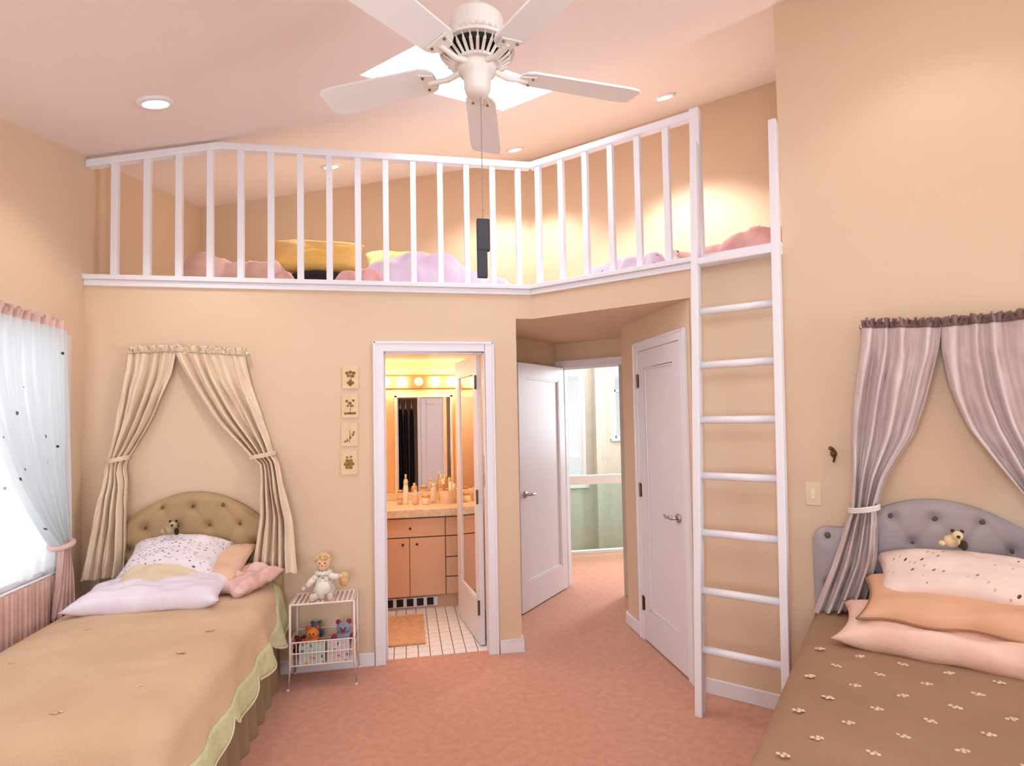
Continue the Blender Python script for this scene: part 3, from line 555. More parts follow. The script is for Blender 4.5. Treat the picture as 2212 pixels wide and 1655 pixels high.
def spread(fn, name, label, mt, length, hw, top, drop, r=.07, y0=.02, flare=.05, folds=.012, scallop=0, edge=None, edgew=.1, wr=.006, seed=1, parts=None, pit=.40):
    """draped bedspread: rings from a centre spine out over the edge and down"""
    rc = .12; per = []
    n1 = 90
    for i in range(n1 + 1): per.append((-hw, lerp(y0, length - rc, i / n1), -1, 0))
    for i in range(1, 10): a = pi / 2 * i / 10; per.append((-hw + rc - rc * cos(a), length - rc + rc * sin(a), -cos(a), sin(a)))
    for i in range(41): per.append((lerp(-hw + rc, hw - rc, i / 40), length, 0, 1))
    for i in range(1, 10): a = pi / 2 * i / 10; per.append((hw - rc + rc * sin(a), length - rc + rc * cos(a), sin(a), cos(a)))
    for i in range(n1 + 1): per.append((hw, lerp(length - rc, y0, i / n1), 1, 0))
    arc = [0]
    for i in range(1, len(per)): arc.append(arc[-1] + hypot(per[i][0] - per[i - 1][0], per[i][1] - per[i - 1][1]))
    def hem(i): return drop + (scallop * abs(sin(pi * (arc[i] / pit + .12))) ** .6 if scallop else 0)
    def pt(i, k, d=None, out=0):
        px, py, nx, ny = per[i]
        corner = min(1, abs(nx * ny) * 4)
        if d is None:                                        # top: k 0..1 from spine to edge - r
            sx, sy = 0, min(py, length - hw); x = lerp(sx, px - nx * r, k); y = lerp(sy, py - ny * r, k)
            z = top + .012 * (1 - k ** 4) + wr * noise.noise(Vector((x * 3 + seed, y * 7, seed))) + wr * .6 * noise.noise(Vector((x * 9 + seed, y * 16, 2)))
            return fn(x, y, z)
        a = arc[i]
        if d <= pi / 2 * r: th = d / r; o = r * sin(th) - r; z = top - r + r * cos(th)
        else: e = d - pi / 2 * r; o = flare * (e / max(.05, drop)); z = top - r - e; o += (folds + .05 * corner) * (e / drop) * sin(a * 2 * pi / .31 + 2 * noise.noise(Vector((a * 1.5, seed, 0)))) + .02 * corner * e / drop
        o += out
        return fn(px + nx * o, py + ny * o, z)
    N = len(per); rows = []
    for k in range(17): rows.append([pt(i, k / 16) for i in range(N)])
    D0 = pi / 2 * r
    for j in range(1, 15):
        rows.append([pt(i, 0, (hem(i) + D0 - r) * j / 14) for i in range(N)])
    m = M(); m.v = [p for r_ in rows for p in r_]; m.f = [(j * N + i, j * N + i + 1, (j + 1) * N + i + 1, (j + 1) * N + i) for j in range(len(rows) - 1) for i in range(N - 1)]
    o = m.build(name, mt, None, smooth_=True, solid=.008, base=fn(0, length / 2, top)); tag(o, label, 'bedspread')
    if edge:
        m = M(); er = []
        dt = lambda i: lerp(.04, drop + D0 - r - edgew, smooth((per[i][1] - y0) / .35))
        for j in range(6): er.append([pt(i, 0, lerp(dt(i), hem(i) + D0 - r + .003, j / 5), out=.007) for i in range(N)])
        m.v = [p for r_ in er for p in r_]; m.f = [(j * N + i, j * N + i + 1, (j + 1) * N + i + 1, (j + 1) * N + i) for j in range(5) for i in range(N - 1)]
        k = m.build('scalloped_border', edge, o, smooth_=True, solid=.006)
        mm = M(); mm.tube([pt(i, 0, hem(i) + D0 - r, out=.008) for i in range(0, N)], .005, 6).build('border_piping', mat('pale_piping', (222, 212, 180), .7), k, smooth_=True)
    return o
B1X, B1L, B1T = -2.145, 1.79, .60
f1 = lambda a, o, z: Vector((B1X + a, -o, z))
f2 = lambda a, o, z: WB(2.21 + a, o, z)
bed(f1, 'twin bed with tan button tufted headboard beside the sheer window', 'bed', mat('tan_upholstery', (184, 152, 112), .75, bump=.2, bscale=500, nscale=5), mat('tan_button', (120, 95, 65), .7), mat('taupe_skirt', (158, 136, 108), .85, nscale=4), B1L, .50, B1T)
bed(f2, 'twin bed with grey button tufted headboard under mauve drapes', 'bed', mat('grey_upholstery', (180, 170, 173), .75, bump=.2, bscale=500, nscale=5), mat('grey_button', (110, 92, 90), .7), mat('brown_skirt', (150, 118, 90), .85, nscale=4), 1.98, .49, .585)
GREENB = mat('sage_green_border', (206, 202, 156), .85, col2=(192, 190, 148), nscale=30, bump=.4, bscale=80)
s1 = spread(f1, 'tan_bedspread', 'plain tan bedspread with scalloped sage green border and small flowers', mat('tan_quilt', (212, 180, 148), .85, col2=(206, 172, 140), nscale=3, bump=.25, bscale=90), B1L, .515, B1T + .008, .235, r=.10, scallop=.095, edge=GREENB, edgew=.035, folds=.022, wr=.008, y0=.085, seed=2)
s2 = spread(f2, 'brown_bedspread', 'taupe brown bedspread with rows of cream embroidered sprigs', mat('brown_quilt', (158, 122, 95), .85, col2=(152, 116, 89), nscale=3, bump=.15, bscale=150), 1.98, .505, .595, .33, r=.05, wr=.004, y0=.085, seed=5)
def sprigs(fn, pts, top, mt, parent, sc=1, seed=0):
    rnd = random.Random(seed); m = M()
    for x, y in pts:
        a = rnd.uniform(-.5, .5)
        for k in range(4):
            dx, dy = ((-.018, 0), (.0, .008), (.018, -.004), (.004, -.01))[k]; dx *= sc; dy *= sc
            m.ball(fn(x + dx * cos(a) - dy * sin(a), y + dx * sin(a) + dy * cos(a), top), (.011 * sc * rnd.uniform(.7, 1.2), .009 * sc, .003), 8)
    o = m.build('embroidered_sprigs', mt, parent, smooth_=True); o['kind'] = 'stuff'; return o
pts = []
for j in range(9):
    for i in range(7): pts.append((-.42 + .14 * i + (.07 if j % 2 else 0), .68 + .145 * j))
sprigs(f2, [p for p in pts if abs(p[0]) < .46], .611, mat('cream_thread', (222, 190, 162), .8), s2, .72, 3)
sprigs(f1, [(-.2, .8), (.25, .75), (.1, 1.05), (.34, 1.2), (-.3, 1.15), (-.05, 1.4), (.3, 1.5), (-.25, 1.6), (.12, 1.65), (.38, .95)], .622, mat('pink_thread', (224, 180, 150), .8), s1, .75, 4)
# ------------------------------------------------------------------ pillows
def pillow(name, label, mt, c, axx, axy, w, h, th, group=None, seed=0, wave=0, wr=.006, piping=None, pinch=.10, sag=0):
    """cushion: c centre, axx/axy in-plane axes, w x h, thickness th"""
    axx = Vector(axx).normalized(); axy = Vector(axy).normalized(); ax = axx.cross(axy).normalized(); axy = ax.cross(axx); c = Vector(c); N = 26
    def f(u, v, sgn):
        a, b = 2 * u - 1, 2 * v - 1
        ed_ = 1 - pinch * (1 - abs(b) ** 2) ; eb = 1 - pinch * (1 - abs(a) ** 2)
        x = a * w / 2 * lerp(1, ed_, abs(a) ** 3); y = b * h / 2 * lerp(1, eb, abs(b) ** 3)
        if wave: y += wave * sin(a * 9 + seed) * abs(b) ** 4 * (1 if b < 0 else .5)
        k = ((1 - a ** 4) * (1 - b ** 4)) ** .55
        z = sgn * th / 2 * k + wr * k * noise.noise(Vector((a * 3 + seed, b * 3, sgn * 2 + seed))) * 2
        return c + axx * x + axy * y + ax * z - Vector((0, 0, sag * a * a))
    m = M(); m.grid(lambda u, v: f(u, v, 1), N, N); m.grid(lambda u, v: f(u, v, -1), N, N)
    o = m.build(name, mt, None, smooth_=True, base=c - ax * 0); tag(o, label, 'pillow', group)
    if piping:
        q = [f(i / 24, 0, 0) for i in range(25)] + [f(1, i / 24, 0) for i in range(1, 25)] + [f(1 - i / 24, 1, 0) for i in range(1, 25)] + [f(0, 1 - i / 24, 0) for i in range(1, 25)]
        M().tube(q, .005, 6, cap=False).build('piping', piping, o, smooth_=True)
    return o
def bp(fn, a, o, z): return fn(a, o, z)
def axes(fn, rot=0, tilt_=0):
    X = fn(1, 0, 0) - fn(0, 0, 0); Y = fn(0, -1, 0) - fn(0, 0, 0)      # Y: towards the headboard
    X2 = X * cos(rot) + Y * sin(rot); Y2 = -X * sin(rot) + Y * cos(rot)
    return X2, Y2 * cos(tilt_) + Vector((0, 0, 1)) * sin(tilt_)
LILAC = mat('white_lilac_cotton', (236, 226, 234), .8, col2=(228, 214, 226), nscale=6, bump=.2, bscale=40)
IVORY = mat('ivory_beige_cotton', (226, 206, 176), .8, col2=(220, 196, 166), nscale=6)
PEACHC = mat('peach_cotton', (228, 186, 156), .8, nscale=6)
PINKS = mat('pink_frill_cotton', (232, 196, 186), .85, col2=(218, 170, 160), nscale=14, bump=.4, bscale=40)
PRINT1 = spots('floral_print_cotton', (238, 226, 230), [(150, 130, 150), (205, 160, 160), (170, 165, 160), (120, 110, 125)], 46, .3, dense=.7, stretch=(1, 2.2, 1))
PRINT2 = spots('butterfly_print_cotton', (240, 214, 202), [(90, 60, 55), (215, 165, 150), (120, 100, 110), (220, 180, 150)], 21, .22, dense=.6, stretch=(1, 2.4, 1))
X, Y = axes(f1, 0, .12); pillow('bed_pillow', 'long white lilac pillow lying in front on the tan bed', LILAC, f1(-.05, .46, .675), X, Y, .74, .34, .13, seed=1, wr=.012)
X, Y = axes(f1, .02, .45); pillow('bed_pillow', 'ivory beige pillow between the white and the floral pillow', IVORY, f1(-.06, .33, .725), X, Y, .54, .34, .14, seed=2, sag=.05)
X, Y = axes(f1, -.10, .62); pillow('bed_pillow', 'white floral print pillow leaning against the tan headboard', PRINT1, f1(-.045, .215, .825), X, Y, .58, .30, .14, seed=3, pinch=.16, sag=.055)
X, Y = axes(f1, -.18, .50); pillow('bed_pillow', 'peach pillow poking out behind the floral print pillow', PEACHC, f1(.14, .20, .745), X, Y, .44, .36, .11, seed=4)
X, Y = axes(f1, -.55, .15); pillow('bed_pillow', 'pink frilled pillow at the wall end of the tan bed', PINKS, f1(.33, .27, .672), X, Y, .34, .34, .10, seed=5, wave=.012, wr=.02)
X, Y = axes(f2, -.03, .10); pillow('bed_pillow', 'long pale pink pillow at the bottom of the stack on the brown bed', mat('pale_pink_cotton', (238, 200, 182), .8, col2=(230, 186, 166), nscale=7, bump=.3, bscale=30), f2(.06, .43, .665), X, Y, .88, .42, .14, seed=7, wr=.014)
X, Y = axes(f2, -.02, .22); pillow('bed_pillow', 'peach pillow with wavy edge in the middle of the stack', mat('deep_peach_cotton', (224, 172, 138), .8, nscale=6), f2(.10, .36, .765), X, Y, .78, .40, .12, seed=8, wave=.014, piping=mat('brown_piping', (160, 115, 90), .8))
X, Y = axes(f2, -.04, .50); pillow('bed_pillow', 'white pillow with butterfly print on top of the stack', PRINT2, f2(.10, .26, .86), X, Y, .70, .32, .14, seed=9, pinch=.13, sag=.04)
# small soft toys on the pillows
def critter(c, label, fur, dark, fn):
    t = thing('small_plush_toy', label, 'toy', tuple(c)); c = Vector(c)
    M().ball(c + Vector((0, 0, .022)), (.032, .028, .026), 12, lump=.15).build('body', fur, t, smooth_=True)
    h = M().ball(c + fn(.02, .03, .052) - fn(0, 0, 0), .02, 12).build('head', fur, t, smooth_=True)
    for s_ in (-1, 1): M().ball(c + fn(.02 + .016 * s_, .025, .07) - fn(0, 0, 0), .008, 8).build('ear', dark, h, smooth_=True)
    M().ball(c + fn(.022, .05, .05) - fn(0, 0, 0), .007, 8).build('nose', dark, h, smooth_=True)
    M().ball(c + fn(.04, .03, .012) - fn(0, 0, 0), (.014, .014, .022), 8).build('paw', dark, t, smooth_=True); M().ball(c + fn(-.035, .03, .015) - fn(0, 0, 0), .012, 8).build('paw', fur, t, smooth_=True)
critter(f1(-.07, .19, .945), 'tiny dark and cream plush toy on the floral pillow', mat('toy_fur_cream', (190, 165, 130), .9), mat('toy_fur_black', (40, 34, 32), .9), f1)
critter(f2(.05, .20, .985), 'tiny cream plush toy sitting on the butterfly print pillow', mat('toy_fur_pale', (232, 206, 160), .9), mat('toy_fur_brown', (70, 50, 40), .9), f2)
# ------------------------------------------------------------------ drapes round the headboards
def drape(name, label, group, mt, fn, pix, rows, off, nf, seed=0, ruffle=.035, flip=False, tie=None, tmat=None, amp=.034, rufm=None):
    """rows: pixel rows (uL, vL, uR, vR); pix maps a pixel to (a, z) on the drape's plane"""
    zt = pix(rows[0][0], rows[0][1], off)[1]; ofz = lambda z: off + .085 * smooth((zt - z - .55) / .35)
    def px2(u_, v_): q = pix(u_, v_, off); return pix(u_, v_, ofz(q[1]))
    R = [(px2(a, b), px2(c, d)) for a, b, c, d in rows]
    n = len(R); ts = [0]
    for i in range(1, n): ts.append(ts[-1] + abs(R[i][0][1] - R[i - 1][0][1]) + .001)
    ts = [x / ts[-1] for x in ts]
    def at(v, k, c):
        for i in range(n - 1):
            if v <= ts[i + 1] or i == n - 2:
                t_ = (v - ts[i]) / (ts[i + 1] - ts[i])
                p0, p1, p2, p3 = (R[max(i - 1, 0)][k][c], R[i][k][c], R[i + 1][k][c], R[min(i + 2, n - 1)][k][c])
                m1, m2 = (p2 - p0) / 2 * .6, (p3 - p1) / 2 * .6
                return (2 * t_ ** 3 - 3 * t_ ** 2 + 1) * p1 + (t_ ** 3 - 2 * t_ ** 2 + t_) * m1 + (-2 * t_ ** 3 + 3 * t_ ** 2) * p2 + (t_ ** 3 - t_ ** 2) * m2
    w0 = abs(R[0][1][0] - R[0][0][0])
    def f(u, v):
        aL, zL, aR, zR = at(v, 0, 0), at(v, 0, 1), at(v, 1, 0), at(v, 1, 1); w = abs(aR - aL)
        ph = 2 * pi * nf * (u + .11 * noise.noise(Vector((u * 3.1 + seed * 5, v * 1.2, seed)))) + .5 * sin(v * 3 + seed)
        A = amp * lerp(1.35, .75, min(1, w / max(w0, .2))) * (.5 + .5 * min(1, v * 6)) 
        A *= 1 + .8 * noise.noise(Vector((u * 5 + seed, v * 1.5, 7)))
        d = A * (sin(ph) + .4 * sin(2.1 * ph + seed)) + .014 * noise.noise(Vector((u * 8 + seed, v * 9 - u * 5, seed * 3))) + .005 * noise.noise(Vector((u * 20 + seed, v * 30, seed)))
        return fn(lerp(aL, aR, u) + .004 * noise.noise(Vector((u * 30, v * 5, seed))), max(.012, ofz((zL + zR) / 2) + d), lerp(zL, zR, u) + .006 * sin(ph) * (v > .97))
    m = M(); m.grid(f, nf * 20, 80); o = m.build(name, mt, None, smooth_=True, solid=.003, base=f(.5, 0)); tag(o, label, 'curtain', group)
    if ruffle:
        def g(u, v):
            p = f(u, 0); ph = u * nf * 4 * 2 * pi
            return p + Vector((0, 0, ruffle * v + .010 * v * sin(ph * .7 + seed))) + (fn(0, 1, 0) - fn(0, 0, 0)) * (.018 * v * sin(ph) + .008) + (fn(1, 0, 0) - fn(0, 0, 0)) * (.008 * v * sin(ph * 1.3))
        M().grid(g, nf * 40, 4).build('ruffled_heading', rufm or mt, o, smooth_=True, solid=.003)
    if tie is not None:
        aL, zL, aR, zR = at(tie, 0, 0), at(tie, 0, 1), at(tie, 1, 0), at(tie, 1, 1); q = []
        for k in range(25):
            a = 2 * pi * k / 24; q.append(fn((aL + aR) / 2 + (abs(aR - aL) / 2 + .012) * cos(a), ofz((zL + zR) / 2) + (amp * 1.5 + .012) * sin(a), (zL + zR) / 2 + .012 * cos(a)))
        mm = M()
        for dz in (-.008, 0, .008): mm.tube([p + Vector((0, 0, dz)) for p in q], .006, 6, cap=False)
        mm.build('tie_back', tmat or mt, o, smooth_=True)
    return o, f
SATIN1 = mat('champagne_satin', (240, 216, 190), .34, col2=(233, 207, 180), nscale=5, bump=.12, bscale=30, sheen=.2)
SATIN2 = mat('mauve_satin', (216, 196, 193), .36, col2=(206, 184, 181), nscale=5, bump=.12, bscale=30, sheen=.2); RUF2 = mat('dark_mauve_ruffle', (132, 106, 100), .6)
drape('bed_drape', 'champagne satin drape tied beside the window corner over the tan bed', 'drapes over the beds', SATIN1, WA, PA,
      [(278, 764, 380, 760), (275, 800, 368, 815), (258, 900, 325, 910), (240, 985, 272, 995), (234, 1015, 266, 1018), (226, 1050, 270, 1050), (205, 1130, 268, 1150), (176, 1256, 264, 1246)], .05, 4, 1, tie=.47)
drape('bed_drape', 'champagne satin drape tied on the side next to the wire bedside table', 'drapes over the beds', SATIN1, WA, PA,
      [(380, 760, 528, 768), (405, 810, 542, 830), (465, 905, 565, 900), (540, 985, 588, 972), (562, 1003, 600, 998), (564, 1040, 608, 1040), (562, 1120, 628, 1120), (546, 1226, 640, 1240)], .05, 5, 2, tie=.50)
t = tag(M().tube([WA(PA(272, 758, .05)[0], .032, PA(272, 758)[1] - .01), WA(PA(534, 764, .05)[0], .032, PA(534, 764)[1] - .01)], .009, 10).build('curtain_rod', SATIN1, base=WA(-2.1, .05, 2.02)), 'thin curtain rod holding the champagne drapes', 'curtain rod')
for x in (-2.5, -1.84): M().tube([(x, 0, 2.015), (x, -.05, 2.015)], .007, 8).build('bracket', WHITE, t)
drape('bed_drape', 'mauve satin drape tied with a white band next to the light switch', 'drapes over the beds', SATIN2, WB, PBs,
      [(1862, 708, 2032, 706), (1858, 760, 2028, 750), (1846, 850, 2003, 850), (1841, 940, 1972, 940), (1842, 1030, 1915, 1030), (1840, 1098, 1893, 1100), (1830, 1130, 1894, 1130), (1800, 1215, 1892, 1215), (1756, 1326, 1862, 1318)], .065, 4, 3, tie=.62, tmat=mat('white_tie_band', (232, 222, 216), .5), rufm=RUF2)
drape('bed_drape', 'mauve satin drape with open swag farther from the light switch', 'drapes over the beds', SATIN2, WB, PBs,
      [(2032, 706, 2320, 680), (2034, 760, 2325, 740), (2052, 840, 2335, 830), (2090, 920, 2338, 920), (2140, 985, 2340, 990), (2215, 1075, 2310, 1080), (2240, 1110, 2310, 1115), (2245, 1230, 2400, 1230), (2240, 1370, 2440, 1370)], .065, 5, 4, tie=.62, rufm=RUF2)
a0, a1 = PBs(1856, 704, .05)[0], PBs(2326, 680, .05)[0]; zr = PBs(1862, 706, .05)[1]
t = tag(M().tube([WB(a0, .034, zr), WB(a1, .034, zr)], .009, 10).build('curtain_rod', RUF2, base=WB((a0 + a1) / 2, .05, zr)), 'thin curtain rod holding the mauve drapes', 'curtain rod')
for a in (a0 + .01, a1 - .01): M().tube([WB(a, 0, zr), WB(a, .05, zr)], .007, 8).build('bracket', WHITE, t)
for px, py, fn, pix, lb in ((591, 985, WA, PA, 'small bronze tieback hook on the wall beside the champagne drape'), (1801, 980, WB, PBs, 'small bronze hook on the wall above the light switch')):
    a, z = pix(px, py); t = thing('wall_hook', lb, 'hook', tuple(fn(a, .0, z)))
    M().ball(fn(a, .004, z), (.016, .016, .02), 10).build('hook_plate', HINGE, t, smooth_=True)
    M().tube([fn(a, 0, z + .02), fn(a, .035, z + .025), fn(a + .012, .045, z + .005), fn(a + .004, .03, z - .025), fn(a, .02, z - .04)], .006, 8).ball(fn(a - .01, .03, z + .028), .011, 8).build('hook_arm', HINGE, t, smooth_=True)
# light switch
t = thing('light_switch', 'cream light switch plate on the wall between ladder and mauve drape', 'switch', tuple(WB(1.708, 0, 1.155)))
CRM = mat('cream_switch_plastic', (236, 212, 180), .4)
M().mbox(WB, 1.672, 1.744, 0, .007, 1.095, 1.215).build('plate', CRM, t, bevel=.002); M().mbox(WB, 1.697, 1.719, .006, .012, 1.128, 1.182).build('rocker', mat('pale_rocker', (246, 228, 202), .35), t, bevel=.002)
# ------------------------------------------------------------------ left window sheers
SHEER = sheermat('white_voile', (236, 240, 243), .18, (60, 55, 55)); SHEERB = sheermat('white_lace', (238, 241, 243), .12, (140, 140, 135)); PINKB = mat('pink_pleated_cotton', (214, 176, 164), .85, col2=(204, 162, 150), nscale=12, sheen=.2)
fL = lambda a, o, z: Vector((XL + o, a, z))
def PL(u, v, off=0): p = hit(u, v, (1, 0, 0), (XL + off, 0, 0)); return p.y, p.z
def lace(u, v):
    y = lerp(-1.7, -.22, u); zb = .80 + .02 * sin(u * 40) + .03 * sin(u * 11); return fL(y, .045 + .010 * sin(u * 2 * pi * 17) * (.4 + v * .6), lerp(2.09, zb, v))
o = M().grid(lace, 200, 20).build('window_sheer', SHEERB, None, smooth_=True, base=fL(-.95, .045, 2.1)); tag(o, 'flat white lace sheer covering the left window', 'curtain')
ya = PL(134, 722, .07)[0]
def sheer(u, v):
    # outer edge near the corner, inner edge swept to the tie
    z = lerp(2.10, .92, v); outer = lerp(ya, ya + .02, v) + .0 * v; inner = lerp(-.98, -.30, smooth(v) ** 1.0 if v > .0 else 0) ; inner = lerp(-.98, outer - .06, max(0, v) ** 1.9)
    ph = 2 * pi * 9 * u; w = outer - inner
    return fL(lerp(inner, outer, u), .085 + lerp(.014, .03, v) * sin(ph + 2 * v) + .008 * sin(ph * 2.7), z - .10 * (1 - u) * v * (1 - v) * 2)
o = M().grid(sheer, 150, 50).build('window_sheer', SHEER, None, smooth_=True, base=fL(-.5, .08, 2.1)); tag(o, 'white dotted voile sheer swept aside at the left window', 'curtain')
M().grid(lambda u, v: sheer(u, 0) + Vector((.012 * sin(u * 150) * v, .006 * sin(u * 90) * v, .045 * v + .01 * v * sin(u * 110))), 300, 4).build('ruffled_heading', mat('pink_ruffle', (226, 190, 182), .8), o, smooth_=True)
def tail(u, v):
    z = lerp(.96, .56, v); w = lerp(.06, .17, v); y = ya + .02 - .03 + lerp(0, .055, v) - w * (1 - u) + .03; return fL(y, .10 + .018 * sin(u * 2 * pi * 4 + v * 3), z + .01 * sin(u * 20))
M().grid(tail, 60, 16).build('pink_tail', PINKB, o, smooth_=True, solid=.003)
q = [fL(ya - .01 + .05 * cos(2 * pi * k / 20), .085 + .05 * sin(2 * pi * k / 20), .945 + .012 * cos(2 * pi * k / 20)) for k in range(21)]
M().tube(q, .016, 8, cap=False).ball(fL(ya + .045, .06, 1.0), (.02, .03, .03), 8, lump=.3).build('tie_back', mat('pink_ruffle', (226, 190, 182), .8), o, smooth_=True)
t = thing('under_window_skirt', 'pink pleated fabric panel hanging under the left window', 'fabric panel', tuple(fL(-.9, .03, .3)))
M().grid(lambda u, v: fL(lerp(-1.75, -.235, u), .062 + .012 * sin(u * 2 * pi * 46) * (.5 + .5 * v) + .004 * sin(u * 77), lerp(.79, .28, v)), 460, 8).build('pleated_cloth', PINKB, t, smooth_=True, solid=.003)
M().tube([fL(-1.75, .055, .795), fL(-.235, .055, .795)], .007, 8).build('rod', WHITE, t)
# ------------------------------------------------------------------ small pictures on the back wall
SEP = mat('cream_card', (232, 206, 166), .7, nscale=30); INK = mat('brown_ink', (120, 88, 40), .7, col2=(160, 120, 60), nscale=40)
for k, (z0, z1, lb) in enumerate(((1.785, 1.93, 'top of the column, flower heads in brown ink'), (1.595, 1.745, 'second in the column, flower pot over a dark band'), (1.412, 1.56, 'third in the column, light scrolling sprig'), (1.228, 1.382, 'bottom of the column, round brown bouquet'))):
    t = thing('small_picture', 'small cream botanical card, ' + lb, 'picture', (-1.222, -.004, z0), 'little pictures beside the bathroom door'); x = -1.218 - .004 * k; zc = (z0 + z1) / 2
    M().box(x - .052, x + .052, -.010, 0, z0, z1).build('card', SEP, t, bevel=.002)
    rnd = random.Random(k); mm = M()
    if k == 0: L = [(dx, dz, .012) for dx, dz in ((-.022, .03), (.0, .036), (.022, .03), (-.012, .012), (.014, .01), (0, -.022), (-.012, -.034), (.012, -.034), (0, -.045))]
    elif k == 1: L = [(-.02, .035, .01), (.022, .038, .009), (0, .02, .012), (-.014, .004, .009), (.014, .004, .009)] + [(-.03 + .012 * i, -.045, .009) for i in range(6)]
    elif k == 2: L = [(.028 * cos(a * .7), .045 * cos(a * .45 + 1.2) * 1 - .0, .007) for a in range(9)]
    else: L = [(.022 * cos(a), .024 * sin(a) - .008, .013) for a in [0, 1.05, 2.1, 3.14, 4.2, 5.2]] + [(0, -.008, .014), (-.012, .035, .008), (.012, .038, .008)]
    for dx, dz, r_ in L: mm.ball((x + dx, -.0105, zc + dz), (r_, .0015, r_ * .9), 8)
    if k != 3: mm.tube([(x, -.011, zc - .05), (x + .004, -.011, zc), (x, -.011, zc + .03)], .002, 5)
    mm.build('ink_drawing', INK, t)
# ------------------------------------------------------------------ wire bedside table, its basket and the doll
WIRE = mat('pinkish_white_wire', (242, 222, 214), .4); T0, T1, TY0, TY1, TZ = -1.55, -1.185, -.25, -.025, .495
t = thing('wire_table', 'white wire bedside table with slatted top and low basket', 'table', ((T0 + T1) / 2, -.14, 0))
top = M().tube([(T0, TY0, TZ), (T1, TY0, TZ), (T1, TY1, TZ), (T0, TY1, TZ), (T0, TY0, TZ)], .006, 8).build('top_frame', WIRE, t)
for k in range(13): x = lerp(T0, T1, (k + .5) / 13); M().box(x - .0075, x + .0075, TY0, TY1, TZ - .002, TZ + .005).build('slat', WIRE, t)
for x in (T0, T1):
    for y in (TY0, TY1):
        sx = -.012 if x == T0 else .012; M().tube([(x, y, TZ), (x, y, .14), (x + sx, y - .01 * (y == TY0), 0)], [.007, .007, .006], 8).ball((x + sx, y - .01 * (y == TY0), .008), .010, 8).build('leg', WIRE, t, smooth_=True)
bk = M()
for z in (.14, .21, .275): bk.tube([(T0, TY0, z), (T1, TY0, z), (T1, TY1, z), (T0, TY1, z), (T0, TY0, z)], .004, 6)
bk.build('basket_hoops', WIRE, t)
for k in range(16):
    x = lerp(T0, T1, (k + .5) / 16); M().tube([(x, TY0, .275), (x, TY0, .14), (x, TY1, .14), (x, TY1, .275)], .0028, 6).build('basket_wire', WIRE, t)
def plush(label, c, r, col, col2, extra=None, seed=0):
    t = thing('plush_toy', label, 'toy', tuple(c), None); c = Vector(c); mt = mat('plush_%d_%d_%d' % col, col, .95, bump=.5, bscale=90); mt2 = mat('plush_%d_%d_%d' % col2, col2, .95, bump=.5, bscale=90)
    M().ball(c + Vector((0, 0, r * .9)), (r, r * .8, r * .9), 14, lump=.15, seed=seed).build('body', mt, t, smooth_=True)
    h = M().ball(c + Vector((0, -r * .15, r * 2.1)), (r * .72, r * .66, r * .66), 14).build('head', mt, t, smooth_=True)
    for s_ in (-1, 1):
        M().ball(c + Vector((s_ * r * .55, 0, r * 2.65)), r * .27, 10).build('ear', mt2, h, smooth_=True); M().ball(c + Vector((s_ * r * .95, -r * .4, r * 1.1)), (r * .3, r * .3, r * .5), 10).build('arm', mt2, t, smooth_=True)
        M().ball(c + Vector((s_ * r * .22, -r * .78, r * 2.2)), r * .09, 8).build('eye', BLACK, h)
    M().ball(c + Vector((0, -r * .78, r * 1.95)), (r * .26, r * .2, r * .2), 10).build('muzzle', mt2, h, smooth_=True)
plush('orange plush toy with rusty paws in the table basket', (-1.435, -.17, .19), .052, (222, 128, 62), (190, 85, 50), seed=1)
plush('grey blue plush toy with red paws in the table basket', (-1.255, -.15, .19), .058, (150, 152, 172), (150, 60, 70), seed=2)
plush('dark red plush toy at the bed end of the basket', (-1.515, -.12, .155), .040, (120, 45, 38), (90, 35, 30), seed=3)
plush('teal plush toy behind the orange one in the basket', (-1.43, -.07, .22), .04, (88, 108, 125), (70, 85, 105), seed=4)
def book(label, c, w, h, d, col, rot, pg=(235, 225, 210)):
    c = Vector(c); R = Matrix.Rotation(rot, 3, 'Z') @ Matrix.Rotation(-.12, 3, 'X'); fn = lambda a, o_, z: c + R @ Vector((a, o_, z))
    t = thing('picture_book', label, 'book', tuple(c)); M().mbox(fn, -w / 2, w / 2, -d / 2, -d / 2 + .003, 0, h).mbox(fn, -w / 2, w / 2, d / 2 - .003, d / 2, 0, h).mbox(fn, -w / 2, -w / 2 + .003, -d / 2, d / 2, 0, h).build('cover', spots('cover_%d_%d_%d' % col, col, [(200, 60, 70), (235, 225, 215), (90, 130, 140), (225, 150, 70)], 34, .35, dense=.75), t)
    M().mbox(fn, -w / 2 + .003, w / 2 - .004, -d / 2 + .003, d / 2 - .003, .003, h - .003).build('pages', mat('page_paper', pg, .8), t)
book('pale green patterned picture book at the front of the basket', (-1.43, -.235, .142), .15, .115, .012, (196, 208, 196), .02)
book('white picture book with red pictures at the front of the basket', (-1.28, -.236, .142), .13, .125, .012, (214, 200, 200), -.04)
book('brown picture book wedged behind the front books', (-1.35, -.215, .142), .16, .10, .014, (170, 110, 90), .05)
